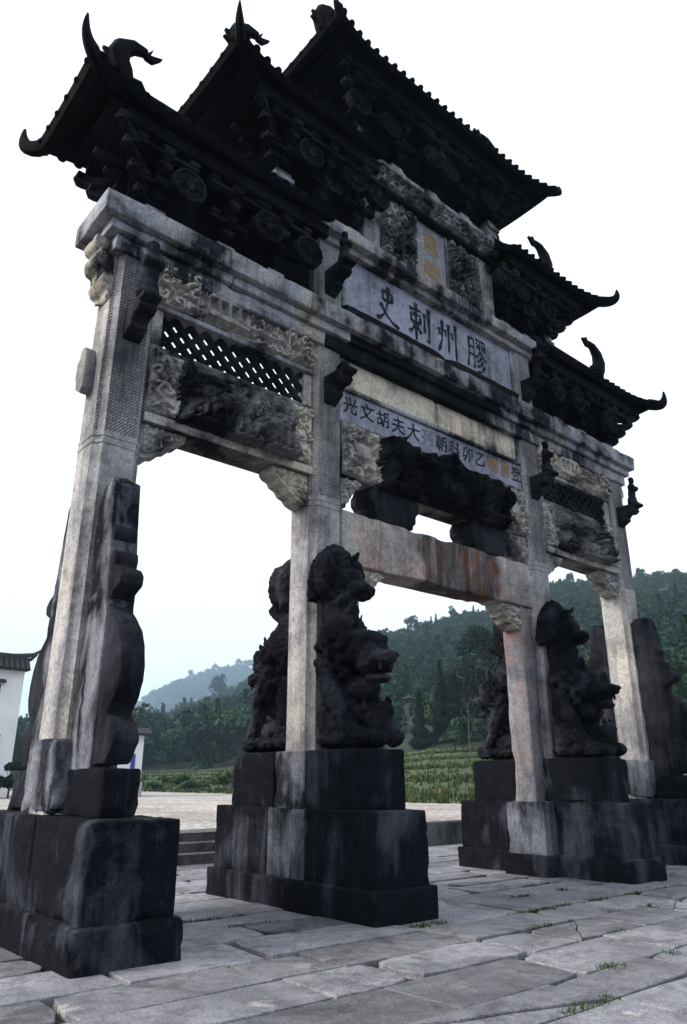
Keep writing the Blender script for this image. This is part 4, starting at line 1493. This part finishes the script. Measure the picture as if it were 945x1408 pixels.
fig_me = blob_mesh('stone_figurine', [(0, 0, .08, .085, .08, .10), (0, 0, .20, .07, .065, .13), (0, -.005, .31, .085, .06, .085), (0, -.01, .43, .045, .05, .06), (0, 0, .475, .05, .05, .035), (-.06, -.05, .29, .03, .05, .05), (.06, -.05, .29, .03, .05, .05), (0, -.085, .29, .045, .03, .03),
                                      (0, -.01, .03, .10, .09, .05)], .012, .004, 30)
fig_me.materials.append(M['lion'])
for (x, z, sc, lean, lab) in [(PX[0], 5.55, 1.3, .05, 'dark weathered stone figurine on the corbel of the leftmost pillar, beside the carved frieze'),
                              (PX[2], 5.55, 1.05, 0, 'dark stone figurine on the lower corbel of the third pillar, left of the right frieze'),
                              (PX[3], 5.66, 1.0, .06, 'slender stone figurine on the corbel of the rightmost pillar, against the sky'),
                              (-2.05, 7.30, .95, .03, 'stone figurine on the upper corbel left of the four large characters'),
                              (2.05, 7.24, 1.05, 0, 'stone figurine on the upper corbel right of the four large characters')]:
    o = link('stone_figurine', fig_me, None, None, (x, -.50, z))
    o.scale = (sc,) * 3; o.rotation_euler = (lean, 0, rnd.uniform(-.2, .2))
    tag(o, lab, 'statue', 'figurines on the pillar corbels')
for px, z in zip(PX, (5.55, 5.74, 5.55, 5.66)):
    corbel(px, z); corbel(px, z - .1, 1)
corbel(-2.05, 7.30); corbel(2.05, 7.24)
# stump of the lost figure on the second pillar
link('figure_stump', blob_mesh('figure_stump', [(0, 0, .03, .10, .09, .05), (.01, 0, .08, .07, .07, .06)], .015, .006, 25), M['lion'], arch, (PX[1], -.5, 5.74))
bpy.data.objects['figure_stump'].data.materials.clear(); bpy.data.objects['figure_stump'].data.materials.append(M['lion'])

# stone lions ------------------------------------------------------------
def lion_mesh(seed):
    r = random.Random(seed)
    e = [(0, -.36, 3.36, .22, .16, .24), (0, -.40, 3.12, .24, .22, .30), (.02, -.40, 2.82, .19, .19, .32), (0, -.50, 2.45, .28, .28, .38), (0, -.42, 2.05, .2, .2, .3),
         (.19, -.40, 3.22, .11, .18, .26), (-.19, -.40, 3.22, .11, .18, .26), (.17, -.62, 3.02, .09, .17, .09), (.02, -.68, 3.03, .11, .19, .085), (.02, -.60, 3.16, .15, .12, .12),
         # head turned outwards
         (.02, -.80, 2.36, .23, .24, .23), (.02, -.92, 2.46, .18, .12, .09), (.02, -1.07, 2.27, .14, .13, .08), (.02, -1.16, 2.25, .08, .06, .055), (.02, -.98, 2.07, .12, .14, .05),
         (.12, -.97, 2.40, .05, .05, .05), (-.08, -.97, 2.40, .05, .05, .05), (.24, -.76, 2.46, .06, .09, .08), (-.20, -.76, 2.46, .06, .09, .08),
         (.02, -.78, 2.0, .18, .15, .13), (.02, -.52, 1.95, .2, .2, .26), (.0, -.5, 1.62, .26, .28, .18), (.03, -.88, 2.25, .2, .16, .16),
         # fore paws, ball and cub on the pedestal
         (.02, -.60, 1.52, .28, .48, .12), (.0, -.36, 1.72, .22, .14, .3), (.08, -.86, 1.66, .17, .19, .17), (.13, -.95, 1.78, .10, .10, .09), (-.17, -.88, 1.52, .10, .16, .10), (.2, -1.0, 1.52, .09, .12, .09), (-.05, -1.0, 1.50, .12, .10, .07)]
    for j, (yy, rad_) in enumerate(((-.70, .27), (-.58, .32), (-.44, .33))):      # rows of mane curls
        for k in range(13):
            a = 2 * math.pi * (k + .5 * j) / 13
            cx_, cz_ = .02 + rad_ * .92 * math.cos(a), 2.33 + rad_ * math.sin(a)
            e.append((cx_, yy, cz_, .058, .058, .058))
            e.append((cx_ * 1.05, yy - .045, cz_, .028, .03, .028))
    for k in range(11):      # ridge of the spine
        z_ = 2.62 + .075 * k
        e.append((.02 * (-1) ** k, -.60 + .022 * k, z_, .05, .06, .034))
    for s_ in (-1, 1):       # nostrils, cheeks, teeth, cub's ears
        e += [(.02 + s_ * .06, -1.18, 2.29, .035, .035, .03), (.02 + s_ * .15, -.95, 2.22, .07, .08, .08), (.02 + s_ * .07, -1.10, 2.17, .022, .022, .045), (.13 + s_ * .07, -.93, 1.88, .035, .035, .04)]
    tb = []
    for s in (-1, 1):
        tb.append(([(s * .22, -.48, 2.2), (s * .25, -.62, 1.95), (s * .21, -.70, 1.75), (s * .19, -.86, 1.54)], [.12, .10, .085, .08]))
        tb.append(([(s * .2, -.34, 3.35), (s * .24, -.3, 3.15), (s * .22, -.24, 2.98)], [.09, .075, .07]))
        for q in (-1, 0, 1):
            tb.append(([(s * .22 + q * .04, -.27, 3.05), (s * .23 + q * .05, -.25, 2.92)], [.028, .018]))
    tb.append(([(0, -.5, 3.4), (-.1, -.58, 3.2), (.05, -.62, 2.95), (-.08, -.6, 2.72)], [.06, .06, .055, .04]))
    for k in range(70):      # flame tufts of mane, spine and tail: jagged outline
        a = r.uniform(0, 6.28)
        if k < 40:
            yy = r.uniform(-.78, -.42); p0 = Vector((.02 + .26 * math.cos(a), yy, 2.32 + .28 * math.sin(a)))
            dv = Vector((math.cos(a), -.45, math.sin(a) * .8 + .25))
        elif k < 56:
            p0 = Vector((r.uniform(-.14, .16), -.56, r.uniform(2.65, 3.45))); dv = Vector((r.uniform(-.5, .5), -1, r.uniform(-.2, .8)))
        else:
            p0 = Vector((r.uniform(-.2, .22), r.uniform(-.95, -.7), r.uniform(1.5, 1.85))); dv = Vector((r.uniform(-.6, .6), -.8, r.uniform(-.1, .9)))
        dv.normalize(); L = r.uniform(.07, .13)
        p1 = p0 + dv * L * .6; p2 = p0 + dv * L + Vector((0, 0, .035))
        tb.append(([p0 - dv * .05, p1, p2], [.045, .034, .008]))
    return blob_mesh('stone_lion', e, .0125, .015, 12, tb, sm=0)


lm = lion_mesh(3)
lm.materials.append(M['lion'])
for px, sy, lab in ((PX[1], 1, 'black carved stone lion clinging to the front of the second pillar, nearest the camera'),
                    (PX[1], -1, 'black carved stone lion on the rear of the second pillar, against the sky'),
                    (PX[2], 1, 'black carved stone lion on the front of the third pillar'),
                    (PX[2], -1, 'black carved stone lion on the rear of the third pillar, seen through the central opening')):
    o = link('stone_lion', lm, None, None, (px, 0, 0))
    o.scale = (1.04, sy, 1)
    tag(o, lab, 'lion statue', 'upside down stone lions on the inner pillars')

# ------------------------------------------------------------------ inscriptions
BRUSH = {
    '史': [[(.30, .86), (.31, .60)], [(.30, .85), (.55, .88), (.72, .84), (.66, .60)], [(.32, .62), (.66, .63)], [(.52, 1.02), (.52, .66), (.40, .28), (.22, .12), (.04, .04)], [(.20, .48), (.48, .22), (.72, .08), (.98, .03)]],
    '刺': [[(.05, .80), (.60, .86)], [(.13, .68), (.13, .45)], [(.12, .67), (.55, .71), (.52, .46)], [(.14, .47), (.52, .49)], [(.34, 1.02), (.34, -.02)], [(.32, .42), (.20, .26), (.03, .14)], [(.36, .42), (.46, .30), (.58, .22)], [(.73, .84), (.72, .30)], [(.92, 1.02), (.93, .08), (.82, .14)]],
    '州': [[(.22, .96), (.20, .42), (.02, .02)], [(.52, .92), (.51, .10)], [(.86, 1.0), (.86, -.02)], [(.05, .70), (.10, .50)], [(.34, .72), (.39, .53)], [(.66, .72), (.71, .53)]],
    '膠': [[(.12, .92), (.12, .40), (.02, .04)], [(.12, .91), (.37, .92), (.38, .08), (.30, .13)], [(.13, .67), (.37, .67)], [(.13, .45), (.37, .45)], [(.48, .95), (.68, .96), (.67, .66)], [(.50, .86), (.60, .80)], [(.50, .70), (.63, .77)],
          [(.74, .95), (.95, .96), (.94, .66)], [(.77, .86), (.87, .80)], [(.77, .70), (.90, .77)], [(.71, .63), (.58, .48), (.44, .40)], [(.71, .63), (.84, .48), (1.0, .40)], [(.74, .46), (.62, .34), (.50, .29)], [(.80, .33), (.66, .20), (.50, .14)], [(.88, .21), (.72, .04), (.48, -.03)]],
}


def brush_char(ch, cx, cz, w, h, y, mat, parent):
    b = MB()
    for si, pts in enumerate(BRUSH[ch]):
        # resample with Catmull style smoothing, brush pressure heavy at both ends
        P = [Vector((cx + (p[0] - .5) * w, cz + (p[1] - .5) * h)) for p in pts]
        fine = []
        for a, c in zip(P, P[1:]):
            for q in range(4): fine.append(a.lerp(c, q / 4))
        fine.append(P[-1])
        n = len(fine); L = []; Rr = []
        for i, p in enumerate(fine):
            d = (fine[min(i + 1, n - 1)] - fine[max(i - 1, 0)]).normalized()
            t = i / (n - 1)
            wd = (.026 + .012 * math.cos(t * 2 * math.pi)) * (1 if t < .97 else .5) * (1.0 if len(BRUSH[ch]) < 12 else .75)
            nn = Vector((-d.y, d.x)) * wd
            L.append(p + nn); Rr.append(p - nn)
        yo = y - .004 - .0006 * si
        vs_ = [(p.x, yo, p.y) for p in L] + [(p.x, yo, p.y) for p in Rr] + [(p.x, y + .004, p.y) for p in L] + [(p.x, y + .004, p.y) for p in Rr]
        fs_ = []
        for i in range(n - 1):
            fs_ += [(n + i, n + i + 1, i + 1, i), (i, i + 1, 2 * n + i + 1, 2 * n + i), (n + i + 1, n + i, 3 * n + i, 3 * n + i + 1)]
        b.add(vs_, fs_)
    return b.build('character', mat, parent)


for ch, cx in zip('史刺州膠', (-.98, -.34, .28, .93)):
    brush_char(ch, cx, 7.335, .46, .60, -.185, M['ink'], mp)


def font_char(ch, cx, cz, size, y, mat, parent, grow=.0):
    c = bpy.data.curves.new('t', 'FONT'); c.body = ch; c.size = size; c.extrude = .003; c.offset = grow
    c.align_x = 'CENTER'; c.align_y = 'CENTER'
    o = bpy.data.objects.new('t', c); COL.objects.link(o)
    bpy.context.view_layer.update()
    me = bpy.data.meshes.new_from_object(o.evaluated_get(bpy.context.evaluated_depsgraph_get()))
    bpy.data.objects.remove(o); bpy.data.curves.remove(c)
    n = len(me.vertices)
    co = np.empty(n * 3, np.float32); me.vertices.foreach_get('co', co); co = co.reshape(-1, 3)
    if n:
        mid = (co.min(0) + co.max(0)) / 2
        co = co - mid
        new = np.stack([co[:, 0] + cx + .012 * np.sin(co[:, 1] * 30), y - co[:, 2], co[:, 1] + cz + .07 * co[:, 0]], 1).astype(np.float32)
        me.vertices.foreach_set('co', new.ravel())
    me.update(); me.materials.clear()
    return link('character', me, mat, parent)


M['faint'] = flat('faded_ink', (.16, .165, .19), .9, .3, 30)
for i, ch in enumerate('光文胡夫大列朝科卯乙靖嘉登'):
    mt = M['faint'] if ch in '列' else (M['ochre'] if ch in '靖嘉' else M['ink'])
    font_char(ch, -1.66 + i * .281, 5.545, .25, -.1665, mt, ip, .003)
for ch, z in (('恩', 8.90), ('榮', 8.42)):
    font_char(ch, 0, z, .40, -.1765, M['ochre'], pq, .004)

# ------------------------------------------------------------------ buildings behind
def plaster_house():
    root = tag(empty('white_house', (0, 36, YZ)), 'white plastered house with dark tiled parapet and curled tip at the left edge', 'house')
    box('wall', M['plaster'], root, (-7, 6.35, 0, 7, -.2, 6.45), .02)
    cap = MB().prism([(-.42, 6.42), (-.42, 6.50), (-.10, 6.95), (.10, 6.95), (.42, 6.50), (.42, 6.42)], 'x', -7.2, 6.5).build('parapet_roof', M['dark_tile'], root, bevel=.02)
    MB().box(-7.2, 6.3, -.13, .13, 6.93, 7.30).build('parapet_ridge', M['dark_tile'], cap, bevel=.02)
    x = -7.1
    while x < 6.5:
        MB().tube([(x, -.50, 6.47), (x, -.12, 6.98)], [.085, .085], 8).build('tile_row', M['dark_tile'], cap); x += .28
    for zz, L in ((7.25, 1.0), (6.98, .75)):
        MB().tube([(5.6, 0, zz - .1), (6.2, 0, zz), (6.2 + L * .5, 0, zz + .12), (6.2 + L * .85, 0, zz + .38), (6.2 + L * .95, 0, zz + .55)], [.16, .14, .10, .06, .03], 8).build('curled_tip', M['dark_tile'], cap, smooth=True)
    for (x, z) in ((4.9, 5.3), (5.0, 2.55), (1, 5.0)):
        w = box('window', M['wood'], root, (x - .3, x + .3, -.04, .1, z - .35, z + .35), .01)
        MB().prism([(-.35, z + .42), (0, z + .62), (0, z + .42)], 'x', x - .5, x + .5).build('window_hood', M['dark_tile'], w)
    return root


plaster_house()
gw = tag(empty('plastered_gate_wall', (0, 34, YZ)), 'white plastered wall end with dark tile cap and blue sign behind the left buttress', 'wall')
box('wall', M['plaster'], gw, (9.6, 12.75, 0, .55, -.2, 3.25), .02)
cp = MB().prism([(-.35, 3.2), (-.35, 3.32), (.1, 3.62), (.45, 3.62), (.9, 3.32), (.9, 3.2)], 'x', 9.4, 13.1).build('tile_cap', M['dark_tile'], gw, bevel=.02)
box('base_course', M['pole'], gw, (9.55, 12.85, -.05, .6, -.25, .75), .02)
box('sign_plate', M['blue'], gw, (12.05, 12.3, -.05, -.005, 1.3, 2.2), .005)
tree('shrub', 'dark bush in front of the white house at the left edge', 5.6, 33.5, YZ - .05, 1.7, 1.5, 'round', 3600, (.012, .02, .012), .11, 130, cat='shrub')

# pavilion on the hill: on the slope where it meets the line of sight
px_, py_ = pol(pa, prr); pz_ = terr(pa, prr)
pv = tag(empty('hill_pavilion', (px_, py_, pz_ + 1.2)), 'small dark pavilion with upturned pale roof on the wooded slope', 'pavilion')
S = prr / 300
MB().box(-1.6 * S, 1.6 * S, -1.6 * S, 1.6 * S, -3, 1.6 * S).build('base', M['dark_tile'], pv)
for a in (-1, 1):
    for b_ in (-1, 1):
        MB().tube([(a * 1.25 * S, b_ * 1.25 * S, 1.5 * S), (a * 1.25 * S, b_ * 1.25 * S, 3.6 * S)], [.14 * S, .14 * S], 8).build('column', M['wood'], pv)
V, F = [], []
for k in range(16):
    an = 2 * math.pi * k / 16 + math.pi / 4
    cr = abs(math.cos(2 * (an - math.pi / 4)))
    for (f, z) in ((1.0, 0), (.6, .45), (.25, 1.0), (.05, 1.6)):
        rr_ = 2.2 * S * f * (1 + .28 * cr * f)
        V.append((rr_ * math.cos(an), rr_ * math.sin(an), 3.5 * S + z * S + .45 * S * cr ** 3 * f ** 3))
for k in range(16):
    for j in range(3):
        F.append((k * 4 + j, ((k + 1) % 16) * 4 + j, ((k + 1) % 16) * 4 + j + 1, k * 4 + j + 1))
pr_ = MB().add(V, F).build('roof', M['dark_tile'], pv)
pr_.modifiers.new('t', 'SOLIDIFY').thickness = .12
MB().tube([(0, 0, 5.0 * S), (0, 0, 5.9 * S)], [.16 * S, .05 * S], 6).build('finial', M['kerb'], pr_)

# utility pole in the field
ux, uy = pol(49.95, 56)
up_ = tag(empty('utility_pole', (ux, uy, terr(49.95, 56) - .1)), 'thin pale utility pole in the field, right of the front lion', 'pole')
MB().tube([(0, 0, 0), (0, 0, 3.9)], [.028, .02], 8).build('shaft', M['kerb'], up_)
MB().box(-.35, .35, -.03, .03, 3.6, 3.66).build('crossarm', M['wood'], up_)

# ------------------------------------------------------------------ haze
hm = bpy.data.materials.new('haze'); hm.use_nodes = True
hn = hm.node_tree; hn.nodes.clear()
ho = hn.nodes.new('ShaderNodeOutputMaterial'); hv = hn.nodes.new('ShaderNodeVolumePrincipled')
hv.inputs['Color'].default_value = (.54, .78, 1.0, 1)
hv.inputs['Density'].default_value = .00042
hn.links.new(hv.outputs[0], ho.inputs['Volume'])
hz = MB().box(-2600, 2600, -2600, 2600, -1.5, 300).build('haze', hm)
tag(hz, 'pale blue air between the arch and the hills', 'haze', kind='stuff')
